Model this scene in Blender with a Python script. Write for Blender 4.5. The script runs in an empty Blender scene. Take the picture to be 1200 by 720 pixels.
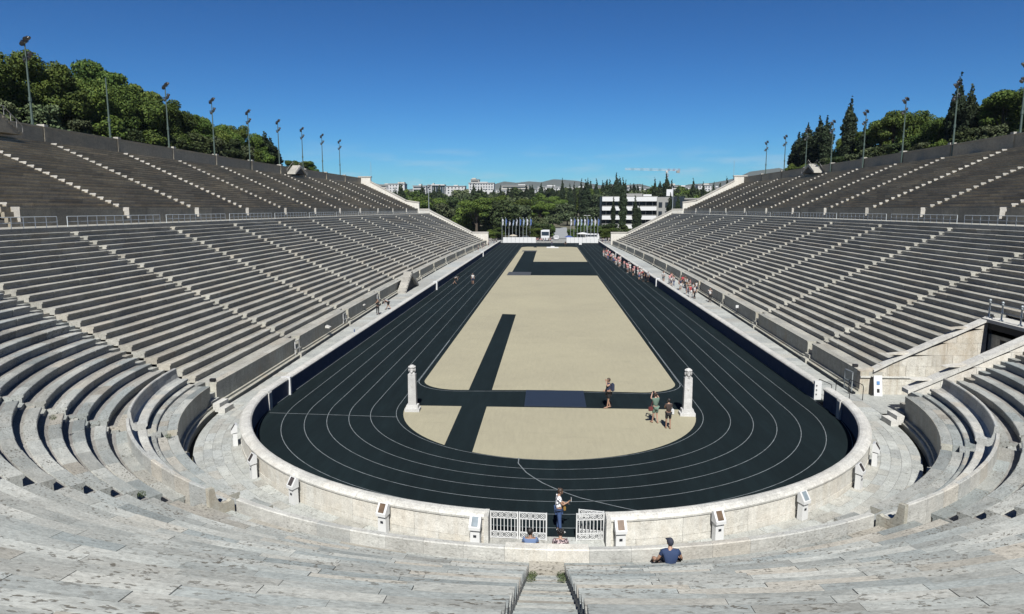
import bpy, bmesh, math, random
import numpy as np
from mathutils import Vector, Matrix
random.seed(7); RNG = np.random.default_rng(7)
PI = math.pi
sc = bpy.context.scene
COL = sc.collection
# ------------------------------------------------------------------ camera, sky, sun, exposure
cam = bpy.data.cameras.new('camera'); camo = bpy.data.objects.new('camera', cam); COL.objects.link(camo)
cam.sensor_width = 36; cam.lens = 24.0; cam.clip_start = 0.2; cam.clip_end = 30000
PITCH = math.atan2(115, 800); YAW = math.atan(44/math.hypot(800, 115))
camo.location = (0, 0, 11.7); camo.rotation_euler = (PI/2-PITCH, 0, YAW)
sc.camera = camo
SUN_EL = math.radians(48); HAZE = .00006
w = bpy.data.worlds.new('World'); sc.world = w; w.use_nodes = True
nt = w.node_tree; nt.nodes.clear()
sky = nt.nodes.new('ShaderNodeTexSky'); sky.sky_type = 'NISHITA'; sky.sun_disc = False
sky.sun_elevation = SUN_EL; sky.sun_rotation = math.radians(177); sky.altitude = 600
sky.air_density = 1.0; sky.dust_density = 0; sky.ozone_density = 9.0
bg = nt.nodes.new('ShaderNodeBackground'); bg.inputs['Strength'].default_value = 0.053
out = nt.nodes.new('ShaderNodeOutputWorld')
# faint low clouds near the horizon
tc = nt.nodes.new('ShaderNodeTexCoord'); sep = nt.nodes.new('ShaderNodeSeparateXYZ'); nt.links.new(tc.outputs['Generated'], sep.inputs[0])
mp = nt.nodes.new('ShaderNodeMapping'); mp.inputs['Scale'].default_value = (7, 7, 45); nt.links.new(tc.outputs['Generated'], mp.inputs[0])
cn = nt.nodes.new('ShaderNodeTexNoise'); cn.inputs['Scale'].default_value = 1.6; cn.inputs['Detail'].default_value = 6; nt.links.new(mp.outputs[0], cn.inputs[0])
cr = nt.nodes.new('ShaderNodeMapRange'); cr.inputs[1].default_value = 0.50; cr.inputs[2].default_value = 0.72; nt.links.new(cn.outputs[0], cr.inputs[0])
zr = nt.nodes.new('ShaderNodeMapRange'); zr.inputs[1].default_value = 0.10; zr.inputs[2].default_value = 0.03; nt.links.new(sep.outputs[2], zr.inputs[0])
mu = nt.nodes.new('ShaderNodeMath'); mu.operation = 'MULTIPLY'; nt.links.new(cr.outputs[0], mu.inputs[0]); nt.links.new(zr.outputs[0], mu.inputs[1])
mu2 = nt.nodes.new('ShaderNodeMath'); mu2.operation = 'MULTIPLY'; mu2.inputs[1].default_value = 0.5; nt.links.new(mu.outputs[0], mu2.inputs[0])
mx = nt.nodes.new('ShaderNodeMix'); mx.data_type = 'RGBA'; mx.inputs[7].default_value = (6.4, 7.4, 8.2, 1)
# deeper, more saturated blue of a very clear day: gamma on the sky colour
def vscale(c, k):
    v = nt.nodes.new('ShaderNodeVectorMath'); v.operation = 'MULTIPLY'; v.inputs[1].default_value = k; nt.links.new(c, v.inputs[0]); return v.outputs[0]
gm = nt.nodes.new('ShaderNodeGamma'); gm.inputs[1].default_value = 1.5
nt.links.new(vscale(sky.outputs[0], (.1, .1, .1)), gm.inputs[0])
nt.links.new(mu2.outputs[0], mx.inputs[0]); nt.links.new(vscale(gm.outputs[0], (6.2, 10.1, 10.5)), mx.inputs[6])
nt.links.new(mx.outputs[2], bg.inputs[0]); nt.links.new(bg.outputs[0], out.inputs[0])
sl = bpy.data.lights.new('sun', 'SUN'); sl.energy = 5.0; sl.angle = math.radians(0.53); sl.color = (1, 0.975, 0.93)
so = bpy.data.objects.new('sun', sl); COL.objects.link(so)
d = Vector((-0.05*math.cos(SUN_EL), math.cos(SUN_EL), -math.sin(SUN_EL)))
so.rotation_euler = d.to_track_quat('-Z', 'Y').to_euler()
sc.view_settings.view_transform = 'Standard'; sc.view_settings.look = 'None'
sc.view_settings.exposure = 0.86; sc.view_settings.gamma = 1; sc.view_settings.use_curve_mapping = False

# ------------------------------------------------------------------ materials
def nmat(name):
    m = bpy.data.materials.new(name); m.use_nodes = True
    return m, m.node_tree, m.node_tree.nodes['Principled BSDF']
ALB = .565
def flat(name, col, rough=.7, metal=0, var=.06, keep=False):
    if not keep: col = tuple(c*ALB for c in col)
    m, t, b = nmat(name)
    n = t.nodes.new('ShaderNodeTexNoise'); n.inputs['Scale'].default_value = 3
    g = t.nodes.new('ShaderNodeNewGeometry'); t.links.new(g.outputs['Position'], n.inputs[0])
    h = t.nodes.new('ShaderNodeHueSaturation'); h.inputs['Color'].default_value = (*col, 1)
    r = t.nodes.new('ShaderNodeMapRange'); r.inputs[3].default_value = 1-var*2.5; r.inputs[4].default_value = 1+var*2.5
    t.links.new(n.outputs[0], r.inputs[0]); t.links.new(r.outputs[0], h.inputs['Value']); t.links.new(h.outputs[0], b.inputs['Base Color'])
    b.inputs['Roughness'].default_value = rough; b.inputs['Metallic'].default_value = metal
    return m
class NB:
    """tiny node helper"""
    def __init__(s, t): s.t = t
    def n(s, k, **kw):
        x = s.t.nodes.new(k)
        for a, v in kw.items(): setattr(x, a, v)
        return x
    def l(s, a, b): s.t.links.new(a, b)
    def math(s, op, a, b=None):
        x = s.n('ShaderNodeMath', operation=op)
        for i, v in enumerate((a, b)):
            if v is None: continue
            if isinstance(v, (int, float)): x.inputs[i].default_value = v
            else: s.l(v, x.inputs[i])
        return x.outputs[0]
    def noise(s, vec, scale, detail=3, rough=.55, sx=None):
        if sx:
            m = s.n('ShaderNodeMapping'); m.inputs['Scale'].default_value = sx; s.l(vec, m.inputs[0]); vec = m.outputs[0]
        x = s.n('ShaderNodeTexNoise'); x.inputs['Scale'].default_value = scale; x.inputs['Detail'].default_value = detail; x.inputs['Roughness'].default_value = rough
        s.l(vec, x.inputs[0]); return x.outputs[0]
    def rng(s, v, a, b, c=0, d=1):
        x = s.n('ShaderNodeMapRange'); s.l(v, x.inputs[0])
        for i, q in enumerate((a, b, c, d)): x.inputs[i+1].default_value = q
        return x.outputs[0]
    def mix(s, f, a, b, mode='MIX'):
        x = s.n('ShaderNodeMix', data_type='RGBA', blend_type=mode)
        if isinstance(f, (int, float)): x.inputs[0].default_value = f
        else: s.l(f, x.inputs[0])
        for i, v in ((6, a), (7, b)):
            if isinstance(v, tuple): x.inputs[i].default_value = (*v, 1)
            else: s.l(v, x.inputs[i])
        return x.outputs[2]
CY = 39.3
def marble(name, c1, c2, c3, c4=None, polar=False, pits=.5, streak=0, streakcol=(.12, .11, .09), rand=.75, rough=.62, val=None, pitscale=1.0, vr=(.84, 1.1)):
    if val is None: val = ALB; streakcol = tuple(c*ALB for c in streakcol)
    m, t, b = nmat(name); q = NB(t)
    g = q.n('ShaderNodeNewGeometry'); pos = g.outputs['Position']
    s = q.n('ShaderNodeSeparateXYZ'); q.l(pos, s.inputs[0])
    if polar:
        dy = q.math('SUBTRACT', CY, s.outputs[1])
        th = q.math('ARCTAN2', s.outputs[0], dy)
        r = q.math('SQRT', q.math('ADD', q.math('MULTIPLY', dy, dy), q.math('MULTIPLY', s.outputs[0], s.outputs[0])))
        c = q.n('ShaderNodeCombineXYZ'); q.l(q.math('MULTIPLY', th, 24), c.inputs[0]); q.l(r, c.inputs[1]); q.l(s.outputs[2], c.inputs[2])
        vec = c.outputs[0]; sx = (.5, 1, 1)
    else: vec = pos; sx = (1, .38, 1)
    big = q.rng(q.noise(vec, .9, 4, .6, sx), .35, .65)
    col = q.mix(big, c1, c2)
    oi = q.n('ShaderNodeObjectInfo'); rn = oi.outputs['Random']
    col = q.mix(q.rng(rn, .55, 1, 0, rand), col, c3)
    if c4:
        rn2 = q.math('FRACT', q.math('MULTIPLY', rn, 7.31))
        col = q.mix(q.rng(rn2, .72, .95, 0, rand*.8), col, c4)
    rn3 = q.math('FRACT', q.math('MULTIPLY', rn, 23.7))
    veins = q.rng(q.noise(vec, 3.2, 8, .75, (sx[0]*.8, sx[1]*1.6, 1)), .3, .72, .76, 1.16)
    fine = q.rng(q.noise(vec, 26, 3, .7, sx), .3, .7, .76, 1.16)
    val_ = q.math('MULTIPLY', q.math('MULTIPLY', veins, fine), q.rng(rn3, 0, 1, vr[0]*val, vr[1]*val))
    zone = q.rng(q.noise(vec, .55, 2, .5), .42, .58)
    pn = q.noise(vec, 15*pitscale, 3, .6, sx)
    pm = q.math('MULTIPLY', q.rng(pn, .57, .63), q.math('ADD', q.math('MULTIPLY', zone, .8), .2))
    hs = q.n('ShaderNodeHueSaturation'); q.l(col, hs.inputs['Color']); q.l(val_, hs.inputs['Value'])
    col = q.mix(q.math('MULTIPLY', pm, pits), hs.outputs[0], (.075, .068, .055))
    if streak:
        st = q.rng(q.noise(pos, 1.0, 6, .7, (2.6, 2.6, .22)), .42, .75, 0, streak)
        col = q.mix(st, col, streakcol)
        st2 = q.rng(q.noise(pos, .5, 5, .7, (1, 1, .8)), .5, .75, 0, streak*.6)
        col = q.mix(st2, col, (.30, .20, .10))
    q.l(col, b.inputs['Base Color'])
    b.inputs['Roughness'].default_value = rough; b.inputs['Specular IOR Level'].default_value = .3
    bp = q.n('ShaderNodeBump'); bp.inputs['Strength'].default_value = .35; bp.inputs['Distance'].default_value = .02
    q.l(q.math('SUBTRACT', q.math('MULTIPLY', fine, .4), q.math('MULTIPLY', pm, 1)), bp.inputs['Height']); q.l(bp.outputs[0], b.inputs['Normal'])
    return m
M = {}
M['seat_curve'] = marble('weathered_marble_curved', (.56, .565, .52), (.44, .465, .44), (.33, .375, .375), (.52, .46, .37), polar=True, pits=.9, vr=(.74, 1.13))
M['channel_curve'] = marble('rough_marble_footway', (.47, .455, .41), (.37, .355, .33), (.36, .36, .345), polar=True, pits=.95, vr=(.7, 1.05))
M['seat'] = marble('weathered_marble_straight', (.57, .555, .49), (.48, .47, .41), (.45, .45, .41), (.54, .49, .40), pits=.6)
M['channel'] = marble('rough_marble_footway_straight', (.44, .42, .36), (.36, .34, .29), (.34, .33, .29), pits=.7)
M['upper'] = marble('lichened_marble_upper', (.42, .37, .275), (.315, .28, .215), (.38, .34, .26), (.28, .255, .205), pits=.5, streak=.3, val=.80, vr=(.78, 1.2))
M['upper_end'] = marble('pale_marble_sunlit_ends', (.60, .58, .52), (.54, .52, .47), (.58, .55, .5), pits=.2)  # pale marble of caps and stairs; on row ends it paints in sunlight
M['podium'] = marble('streaked_marble_podium', (.415, .415, .36), (.34, .335, .29), (.38, .375, .32), pits=.35, streak=.6, streakcol=(.18, .165, .13), val=.87)
M['beige'] = marble('cream_marble_wall', (.80, .785, .71), (.76, .75, .69), (.76, .71, .61), (.76, .76, .72), pits=.15, streak=.3, streakcol=(.50, .40, .27), rand=.6, pitscale=.6, vr=(1.0, 1.13))
M['coping'] = marble('pale_marble_coping', (.80, .79, .73), (.74, .73, .68), (.72, .72, .67), pits=.15, streak=.2, vr=(.95, 1.08))
M['coping_grey'] = marble('grey_white_marble', (.70, .70, .65), (.62, .62, .58), (.52, .55, .54), (.66, .60, .50), polar=True, pits=.4, streak=.15, vr=(.88, 1.06))
M['walk'] = marble('walkway_marble', (.60, .615, .57), (.54, .56, .53), (.49, .52, .51), (.56, .52, .44), pits=.45, rand=.6)
M['stain'] = marble('stained_passage_marble', (.80, .77, .68), (.72, .70, .62), (.74, .69, .58), pits=.5, vr=(.9, 1.1), streak=.6, streakcol=(.26, .20, .12))
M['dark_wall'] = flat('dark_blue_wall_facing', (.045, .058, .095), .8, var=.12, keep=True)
M['concrete'] = flat('grey_concrete', (.33, .33, .31), .9, var=.1)
M['dark'] = flat('dark_stone_recess_shade', (.05, .05, .048), .9)  # near-black stone; also paints the shade inside tunnel and bridging stairs
M['white'] = flat('white_paint', (.78, .79, .78), .45, var=.02)
M['steel'] = flat('galvanised_steel', (.45, .50, .52), .45, .3)
M['fence'] = flat('pale_blue_grey_rail', (.72, .78, .80), .5, .1)
M['green_pole'] = flat('green_painted_pole', (.085, .125, .105), .5, .1)
M['lamp_black'] = flat('black_lamp_housing', (.03, .035, .045), .4, .2)
M['lens'] = flat('lamp_glass', (.07, .08, .09), .2)
M['black'] = flat('black_metal', (.015, .015, .017), .5)
M['glass'] = flat('dark_glass', (.03, .04, .05), .12)
M['line'] = flat('white_track_line', (.20, .23, .24), .85, var=.3)
M['tire'] = flat('tyre_rubber', (.02, .02, .02), .8)
M['ground'] = flat('dry_ground', (.12, .115, .07), .95, var=.2)
M['avenue'] = flat('pale_avenue_paving', (.32, .34, .35), .9, var=.08)
M['grass'] = flat('park_grass', (.10, .14, .04), .95, var=.2)
def m_track():
    m, t, b = nmat('dark_cinder_track'); q = NB(t); g = q.n('ShaderNodeNewGeometry'); p = g.outputs['Position']
    f = q.math('MULTIPLY', q.rng(q.noise(p, .25, 5, .65, (1, .25, 1)), .3, .7, .8, 1.3), q.rng(q.noise(p, 2.2, 5, .75, (1, .12, 1)), .45, .75, .95, 1.35)); f2 = q.rng(q.noise(p, 14, 4, .7), .3, .7, .85, 1.15)
    hs = q.n('ShaderNodeHueSaturation'); hs.inputs['Color'].default_value = (.0052, .0093, .0106, 1); q.l(q.math('MULTIPLY', f, f2), hs.inputs['Value'])
    q.l(hs.outputs[0], b.inputs['Base Color']); b.inputs['Roughness'].default_value = .9; b.inputs['Specular IOR Level'].default_value = .08
    return m
M['track'] = m_track()
def m_sand():
    m, t, b = nmat('raked_sand'); q = NB(t); g = q.n('ShaderNodeNewGeometry'); p = g.outputs['Position']
    a = q.rng(q.noise(p, .10, 5, .65), .3, .7); c = q.mix(a, (.262, .244, .172), (.228, .212, .153))
    scuff = q.rng(q.noise(p, .55, 6, .8, (.35, 1.3, 1)), .56, .74, 0, .55); c = q.mix(scuff, c, (.17, .157, .115))
    pale = q.rng(q.noise(p, .8, 5, .75, (1.2, .3, 1)), .58, .8, 0, .5); c = q.mix(pale, c, (.305, .285, .205))
    f = q.math('MULTIPLY', q.rng(q.noise(p, 3.5, 5, .75, (1.5, .2, 1)), .3, .7, .93, 1.06), q.rng(q.noise(p, 16, 4, .75), .3, .7, .88, 1.1))
    hs = q.n('ShaderNodeHueSaturation'); q.l(c, hs.inputs['Color']); q.l(f, hs.inputs['Value']); q.l(hs.outputs[0], b.inputs['Base Color'])
    b.inputs['Roughness'].default_value = .95; b.inputs['Specular IOR Level'].default_value = .15
    return m
M['sand'] = m_sand()
M['blue_panel'] = flat('blue_plastic_cover', (.014, .024, .045), .6)
M['slate'] = flat('slate_grey_plate', (.06, .065, .07), .7)
def m_leaf(name, c1, c2, c3):
    m, t, b = nmat(name); q = NB(t); g = q.n('ShaderNodeNewGeometry'); oi = q.n('ShaderNodeObjectInfo')
    a = q.rng(q.noise(g.outputs['Position'], .5, 3), .35, .65); c = q.mix(a, c1, c2)
    c = q.mix(q.rng(g.outputs['Random Per Island'], .6, 1, 0, .7), c, c3)
    hs = q.n('ShaderNodeHueSaturation'); q.l(c, hs.inputs['Color']); q.l(q.rng(oi.outputs['Random'], 0, 1, .7, 1.3), hs.inputs['Value'])
    q.l(q.rng(q.math('FRACT', q.math('MULTIPLY', oi.outputs['Random'], 5.7)), 0, 1, .485, .515), hs.inputs['Hue'])
    q.l(hs.outputs[0], b.inputs['Base Color']); b.inputs['Roughness'].default_value = .75; b.inputs['Specular IOR Level'].default_value = .2
    return m
M['leaf'] = m_leaf('broad_foliage', (.046, .074, .011), (.024, .044, .008), (.098, .126, .022))
M['leaf_olive'] = m_leaf('olive_foliage', (.055, .072, .032), (.036, .052, .022), (.09, .105, .05))
M['leaf_cyp'] = m_leaf('cypress_foliage', (.015, .025, .010), (.009, .017, .007), (.028, .038, .014))
M['leaf_dark'] = m_leaf('dark_foliage', (.026, .040, .012), (.017, .028, .009), (.05, .062, .018))
M['bark'] = flat('bark', (.09, .07, .05), .9, var=.2)

# ------------------------------------------------------------------ mesh helpers
class MB:
    def __init__(s): s.v = []; s.f = []; s.mi = []
    def face(s, f, mi=0): s.f.append(tuple(f)); s.mi.append(mi)
    def box(s, c, sz, rz=0, mi=0, taper=1):
        n = len(s.v); a, b, h = sz[0]/2, sz[1]/2, sz[2]/2; cs, sn = math.cos(rz), math.sin(rz)
        for z in (-1, 1):
            k = taper if z > 0 else 1
            for x, y in ((-a, -b), (a, -b), (a, b), (-a, b)):
                s.v.append((c[0]+(x*cs-y*sn)*k, c[1]+(x*sn+y*cs)*k, c[2]+z*h))
        for f in ((0, 3, 2, 1), (4, 5, 6, 7), (0, 1, 5, 4), (1, 2, 6, 5), (2, 3, 7, 6), (3, 0, 4, 7)): s.face([n+i for i in f], mi)
        return s
    def tube(s, pts, rad, seg=8, mi=0, cap=True):
        n0 = len(s.v); P = [Vector(p) for p in pts]; R = rad if isinstance(rad, (list, tuple)) else [rad]*len(P)
        for i, p in enumerate(P):
            t = (P[min(i+1, len(P)-1)]-P[max(i-1, 0)]).normalized()
            a = t.orthogonal().normalized() if abs(t.z) < .95 else Vector((1, 0, 0)); a = (a-t*a.dot(t)).normalized(); b = t.cross(a)
            for k in range(seg):
                an = 2*PI*k/seg; s.v.append(tuple(p+(a*math.cos(an)+b*math.sin(an))*R[i]))
        for i in range(len(P)-1):
            for k in range(seg):
                s.face([n0+i*seg+k, n0+i*seg+(k+1) % seg, n0+(i+1)*seg+(k+1) % seg, n0+(i+1)*seg+k], mi)
        if cap:
            s.face([n0+k for k in range(seg)][::-1], mi); s.face([n0+(len(P)-1)*seg+k for k in range(seg)], mi)
        return s
    def lathe(s, c, prof, seg=12, mi=0):
        n0 = len(s.v)
        for r, z in prof:
            for k in range(seg):
                an = 2*PI*k/seg; s.v.append((c[0]+r*math.cos(an), c[1]+r*math.sin(an), c[2]+z))
        for i in range(len(prof)-1):
            for k in range(seg): s.face([n0+i*seg+k, n0+i*seg+(k+1) % seg, n0+(i+1)*seg+(k+1) % seg, n0+(i+1)*seg+k], mi)
        s.face([n0+k for k in range(seg)][::-1], mi); s.face([n0+(len(prof)-1)*seg+k for k in range(seg)], mi)
        return s
    def loft(s, st, prof, mis=None, mi=0):
        """st: stations (ox,oy,nx,ny); prof: closed polygon (d,z)"""
        n0 = len(s.v); m = len(prof)
        for (ox, oy, nx, ny) in st:
            for d_, z in prof: s.v.append((ox+nx*d_, oy+ny*d_, z))
        for i in range(len(st)-1):
            for k in range(m):
                k2 = (k+1) % m
                s.face([n0+i*m+k, n0+i*m+k2, n0+(i+1)*m+k2, n0+(i+1)*m+k], mis[k] if mis else mi)
        s.face([n0+k for k in range(m)][::-1], mi); s.face([n0+(len(st)-1)*m+k for k in range(m)], mi)
        return s
    def extrude(s, poly, ax, a, b, mi=0):
        """poly in the plane normal to axis ax ('x': (y,z), 'y': (x,z), 'z': (x,y))"""
        n0 = len(s.v); m = len(poly)
        for t in (a, b):
            for p, q_ in poly: s.v.append({'x': (t, p, q_), 'y': (p, t, q_), 'z': (p, q_, t)}[ax])
        for k in range(m): s.face([n0+k, n0+(k+1) % m, n0+m+(k+1) % m, n0+m+k], mi)
        s.face([n0+k for k in range(m)][::-1], mi); s.face([n0+m+k for k in range(m)], mi)
        return s
    def ball(s, c, r, seg=10, rings=7, sc_=(1, 1, 1), mi=0):
        n0 = len(s.v)
        for i in range(rings+1):
            ph = PI*i/rings
            for k in range(seg):
                an = 2*PI*k/seg; s.v.append((c[0]+r*sc_[0]*math.sin(ph)*math.cos(an), c[1]+r*sc_[1]*math.sin(ph)*math.sin(an), c[2]+r*sc_[2]*math.cos(ph)))
        for i in range(rings):
            for k in range(seg): s.face([n0+i*seg+k, n0+(i+1)*seg+k, n0+(i+1)*seg+(k+1) % seg, n0+i*seg+(k+1) % seg], mi)
        return s
    def mesh(s, name, mats, smooth=False, recalc=True):
        me = bpy.data.meshes.new(name); me.from_pydata(s.v, [], s.f)
        for m_ in (mats if isinstance(mats, (list, tuple)) else [mats]): me.materials.append(m_)
        if any(s.mi): me.polygons.foreach_set('material_index', s.mi)
        if recalc:
            bm = bmesh.new(); bm.from_mesh(me); bmesh.ops.recalc_face_normals(bm, faces=bm.faces); bm.to_mesh(me); bm.free()
        if smooth: me.polygons.foreach_set('use_smooth', [True]*len(me.polygons))
        me.update(); return me
    def build(s, name, mats, parent=None, smooth=False, recalc=True):
        return link(name, s.mesh(name, mats, smooth, recalc), parent)
def link(name, data, parent=None, loc=None, rz=0, sc_=None):
    o = bpy.data.objects.new(name, data); COL.objects.link(o)
    if parent: o.parent = parent
    if loc: o.location = loc
    if rz: o.rotation_euler = (0, 0, rz)
    if sc_: o.scale = sc_
    return o
def thing(name, label, cat, loc=(0, 0, 0), rz=0, group=None):
    o = link(name, None, None, loc, rz); return tag(o, label, cat, group)
def tag(o, label, cat, group=None):
    o['label'] = label; o['category'] = cat
    if group: o['group'] = group
    return o
def struct(o): o['kind'] = 'structure'; return o
def stuff(o): o['kind'] = 'stuff'; return o
def copy_tree(o, parent=None):
    c = o.copy(); COL.objects.link(c); c.parent = parent
    for ch in o.children: copy_tree(ch, c)
    return c
ONES = 'zeroth first second third fourth fifth sixth seventh eighth ninth tenth eleventh twelfth thirteenth fourteenth fifteenth sixteenth seventeenth eighteenth nineteenth'.split()
TENS = {20: 'twent', 30: 'thirt', 40: 'fort', 50: 'fift', 60: 'sixt', 70: 'sevent', 80: 'eight', 90: 'ninet'}
def ordw(n):
    if n < 20: return ONES[n]
    if n > 200: return 'two hundred and '+ordw(n-200)
    if n == 200: return 'two hundredth'
    if n >= 100: return 'hundred and '+ordw(n-100) if n > 100 else 'hundredth'
    t, u = n//10*10, n % 10
    return TENS[t]+'ieth' if u == 0 else TENS[t]+'y-'+ONES[u]

# ------------------------------------------------------------------ stadium layout
def bow(y): return 2.3*math.sin(PI*(y-39)/211) if 39 < y < 250 else 0.0
def st_line(side, y0, y1, step=3.5):
    n = max(1, int(math.ceil((y1-y0)/step)))
    return [(side*bow(y0+(y1-y0)*i/n), y0+(y1-y0)*i/n, side, 0) for i in range(n+1)]
def st_flat(side, y0, y1):
    return [(0, y0, side, 0), (0, y1, side, 0)]
def st_arc(t0, t1, step=3.0):
    n = max(1, int(math.ceil(abs(t1-t0)/step)))
    return [(0, CY, math.sin(math.radians(t0+(t1-t0)*i/n)), -math.cos(math.radians(t0+(t1-t0)*i/n))) for i in range(n+1)]
R0, RUN, RISE, Z0 = 20.9, .755, .365, 1.5
NROW = 23
def rowR(k): return R0+RUN*k
def rowZ(k): return Z0+RISE*(k+1)
def rowZc(k): return 1.64+.375*k
SEATP = [(.07, -.42), (.07, -.14), (0, -.10), (0, -.02), (.02, 0), (.43, 0), (.45, -.035), (.86, -.035), (.86, -.42)]
SEATM = [0, 0, 0, 0, 0, 0, 1, 0, 0]
def seat_prof(R, Z): return [(R+a, Z+b) for a, b in SEATP]
ENDY = 224.0
AIS = [38.0, 53.0, 68.3, 83.3, 98.4, 113.7, 129.0, 144.7, 160.2, 176.3, 192.0, 208.4, ENDY+.5]
HW = .5     # half width of an aisle
AANG = [-87, -60, -33.3, 0, 33.3, 60, 87]

# ground, track, sand, markings
def terr(x, y):
    r = math.hypot(x, y-CY) if y < CY else abs(x)
    if y < CY: k = min(1, max(0, (r-43.5)/20)); 
    else: k = 0 if r < 63.2 else 1
    h = 20.2*k
    if y > 222: h *= max(0, 1-(y-222)/45)**1.5 if abs(x) > 64 else 0
    h = h-.35 if h < .5 else h
    if y > 275:
        h = max(h, min(30, (y-275)*.034)-.35)
    return h
xs = sorted(set([-9000, -5000, -3000, -1500, -800, -500, -300, -200, -150, -120, -100, -85, -75, -66, -64.5, -63, -60, -50, -43, -30, -15, 0]))
xs = xs+[-a for a in xs[::-1] if a != 0]
ys = [-3000, -600, -200, -100, -60, -40, -30, -22, -14, -7, 0, 10, 20, 30, 39, 42, 60, 100, 150, 200, 222, 230, 240, 250, 260, 275, 300, 350, 400, 500, 600, 800, 1000, 1157, 1500, 2500, 4000, 9000]
g = MB()
for y in ys:
    for x in xs: g.v.append((x, y, terr(x, y)))
nx_ = len(xs)
for j in range(len(ys)-1):
    for i in range(nx_-1): g.face([j*nx_+i, j*nx_+i+1, (j+1)*nx_+i+1, (j+1)*nx_+i])
struct(g.build('ground', M['ground']))
# forecourt beyond the open end, avenue
struct(MB().box((0, 262, -.06), (190, 60, .1)).build('forecourt', flat('pale_forecourt_paving', (.30, .31, .30), .9, var=.08)))
av = MB(); pts = [(272, 4.4, 3.2, .02), (330, 5.4, 3.0, 1.6), (345, 5.6, 3.0, 4.7)]
for y, x, wd, z in pts: av.v += [(x-wd, y, terr(0, y)+.5), (x+wd, y, terr(0, y)+.5)]
for i in range(len(pts)-1): av.face([2*i, 2*i+1, 2*i+3, 2*i+2])
struct(av.build('avenue', M['avenue']))
tr = MB()
arc = [(16.95*math.sin(math.radians(a)), CY-16.95*math.cos(math.radians(a))) for a in range(-90, 91, 3)]
poly = arc+[(16.95, 238), (-16.95, 238)]
tr.v = [(x, y, 0) for x, y in poly]; tr.face(range(len(poly)))
struct(tr.build('running_track', M['track']))
def sheet(name, polys, z, mat, parent=None):
    m_ = MB()
    for p in polys:
        n = len(m_.v); m_.v += [(x, y, z) for x, y in p]; m_.face(range(n, n+len(p)))
    return m_.build(name, mat, parent, recalc=False)
# sand: near half disc and long field
SL, SR = -8.5, 8.55
near = [(8.5*math.sin(math.radians(a)), 39.4-8.55*math.cos(math.radians(a))) for a in range(-90, 91, 4)]
struct(sheet('sand_apse', [near], .004, M['sand']))
cr_ = [(SL+2.6-2.6*math.cos(math.radians(a)), 45.6-2.5*math.sin(math.radians(a))) for a in range(0, 91, 10)]
cl_ = [(SR-2.6+2.6*math.sin(math.radians(a)), 45.6-2.5*math.cos(math.radians(a))) for a in range(0, 91, 10)]
fieldp = cr_+[(0, 43.35)]+cl_+[(SR, 211), (SR-1.5, 213.5), (SL+1.5, 213.5), (SL, 211)]
struct(sheet('sand_field', [fieldp], .004, M['sand']))
struct(sheet('runup_strip', [[(-5.16, 32.15), (-3.66, 31.65), (-3.66, 75.4), (-5.2, 75.7)]], .008, M['track']))
struct(sheet('cross_strip', [[(-3.6, 121), (9.2, 121), (9.2, 153), (-3.6, 152.6)], [(-6.9, 126.5), (-3.55, 126.8), (-3.55, 193), (-6.9, 192.6)]], .008, M['track']))
for nm, b_, lb in (('takeoff_plate', (-5.4, 123.9, 4.2, 6.2), 'slate grey plate at the near end of the far run-up strip'), ('landing_plate', (-5.5, 191.6, 4.1, 3.6), 'slate grey plate at the far end of the far run-up strip')):
    tag(MB().box((b_[0], b_[1], .03), (b_[2], b_[3], .05)).build(nm, M['slate']), lb, 'plate')
tag(MB().box((.43, 41.35, .025), (3.7, 3.62, .045)).build('pit_cover', M['blue_panel']), 'dark blue flat cover let into the black crossing in front of the sand apse', 'pit cover')
# lanes
def ribbon(pts, wd, z):
    m_ = MB(); n = len(pts)
    for i, p in enumerate(pts):
        a = Vector(pts[max(i-1, 0)]); b = Vector(pts[min(i+1, n-1)]); t = (b-a).normalized(); nn = Vector((-t.y, t.x))*wd/2
        m_.v += [(p[0]+nn.x, p[1]+nn.y, z), (p[0]-nn.x, p[1]-nn.y, z)]
    for i in range(n-1): m_.face([2*i, 2*i+1, 2*i+3, 2*i+2])
    return m_
for k in range(7):
    r = 8.95+1.2*k; rx = r+(.28 if k else 0); ry = r-.05*k-.15
    P = [(-rx, 232), (-rx, 150), (-rx, 90)]+[(rx*math.sin(math.radians(a)), 39.6-ry*math.cos(math.radians(a))) for a in range(-90, 91, 3)]+[(rx, 90), (rx, 150), (rx, 232)]
    if k == 0: P = [(p[0]*(1 if p[1] < 44 else .99), p[1]) for p in P]
    struct(ribbon(P, .034, .010).build('lane_line', M['line'], recalc=False))
struct(ribbon([(-16.1, 37.45), (-8.6, 37.05)], .05, .014).build('start_line', M['line'], recalc=False))
struct(ribbon([(-1.36, 31.01), (-1.36, 30.3), (-1.19, 29.83), (-.95, 29.2), (-.62, 28.66), (-.2, 28.05), (.31, 27.5), (.8, 27.05), (1.34, 26.61), (2.73, 25.88), (4.2, 25.2)], .05, .018).build('curved_line', M['line'], recalc=False))
c0 = [(SL-.02+2.6-2.6*math.cos(math.radians(a))-.35*math.cos(math.radians(a)), 45.5-2.75*math.sin(math.radians(a))) for a in range(0, 91, 10)]
struct(ribbon([(-8.87, 60)]+c0+[(0, 43.05)]+[(-x, y) for x, y in c0[::-1]]+[(8.87, 60)], .05, .016).build('inner_line', M['line'], recalc=False))

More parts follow.
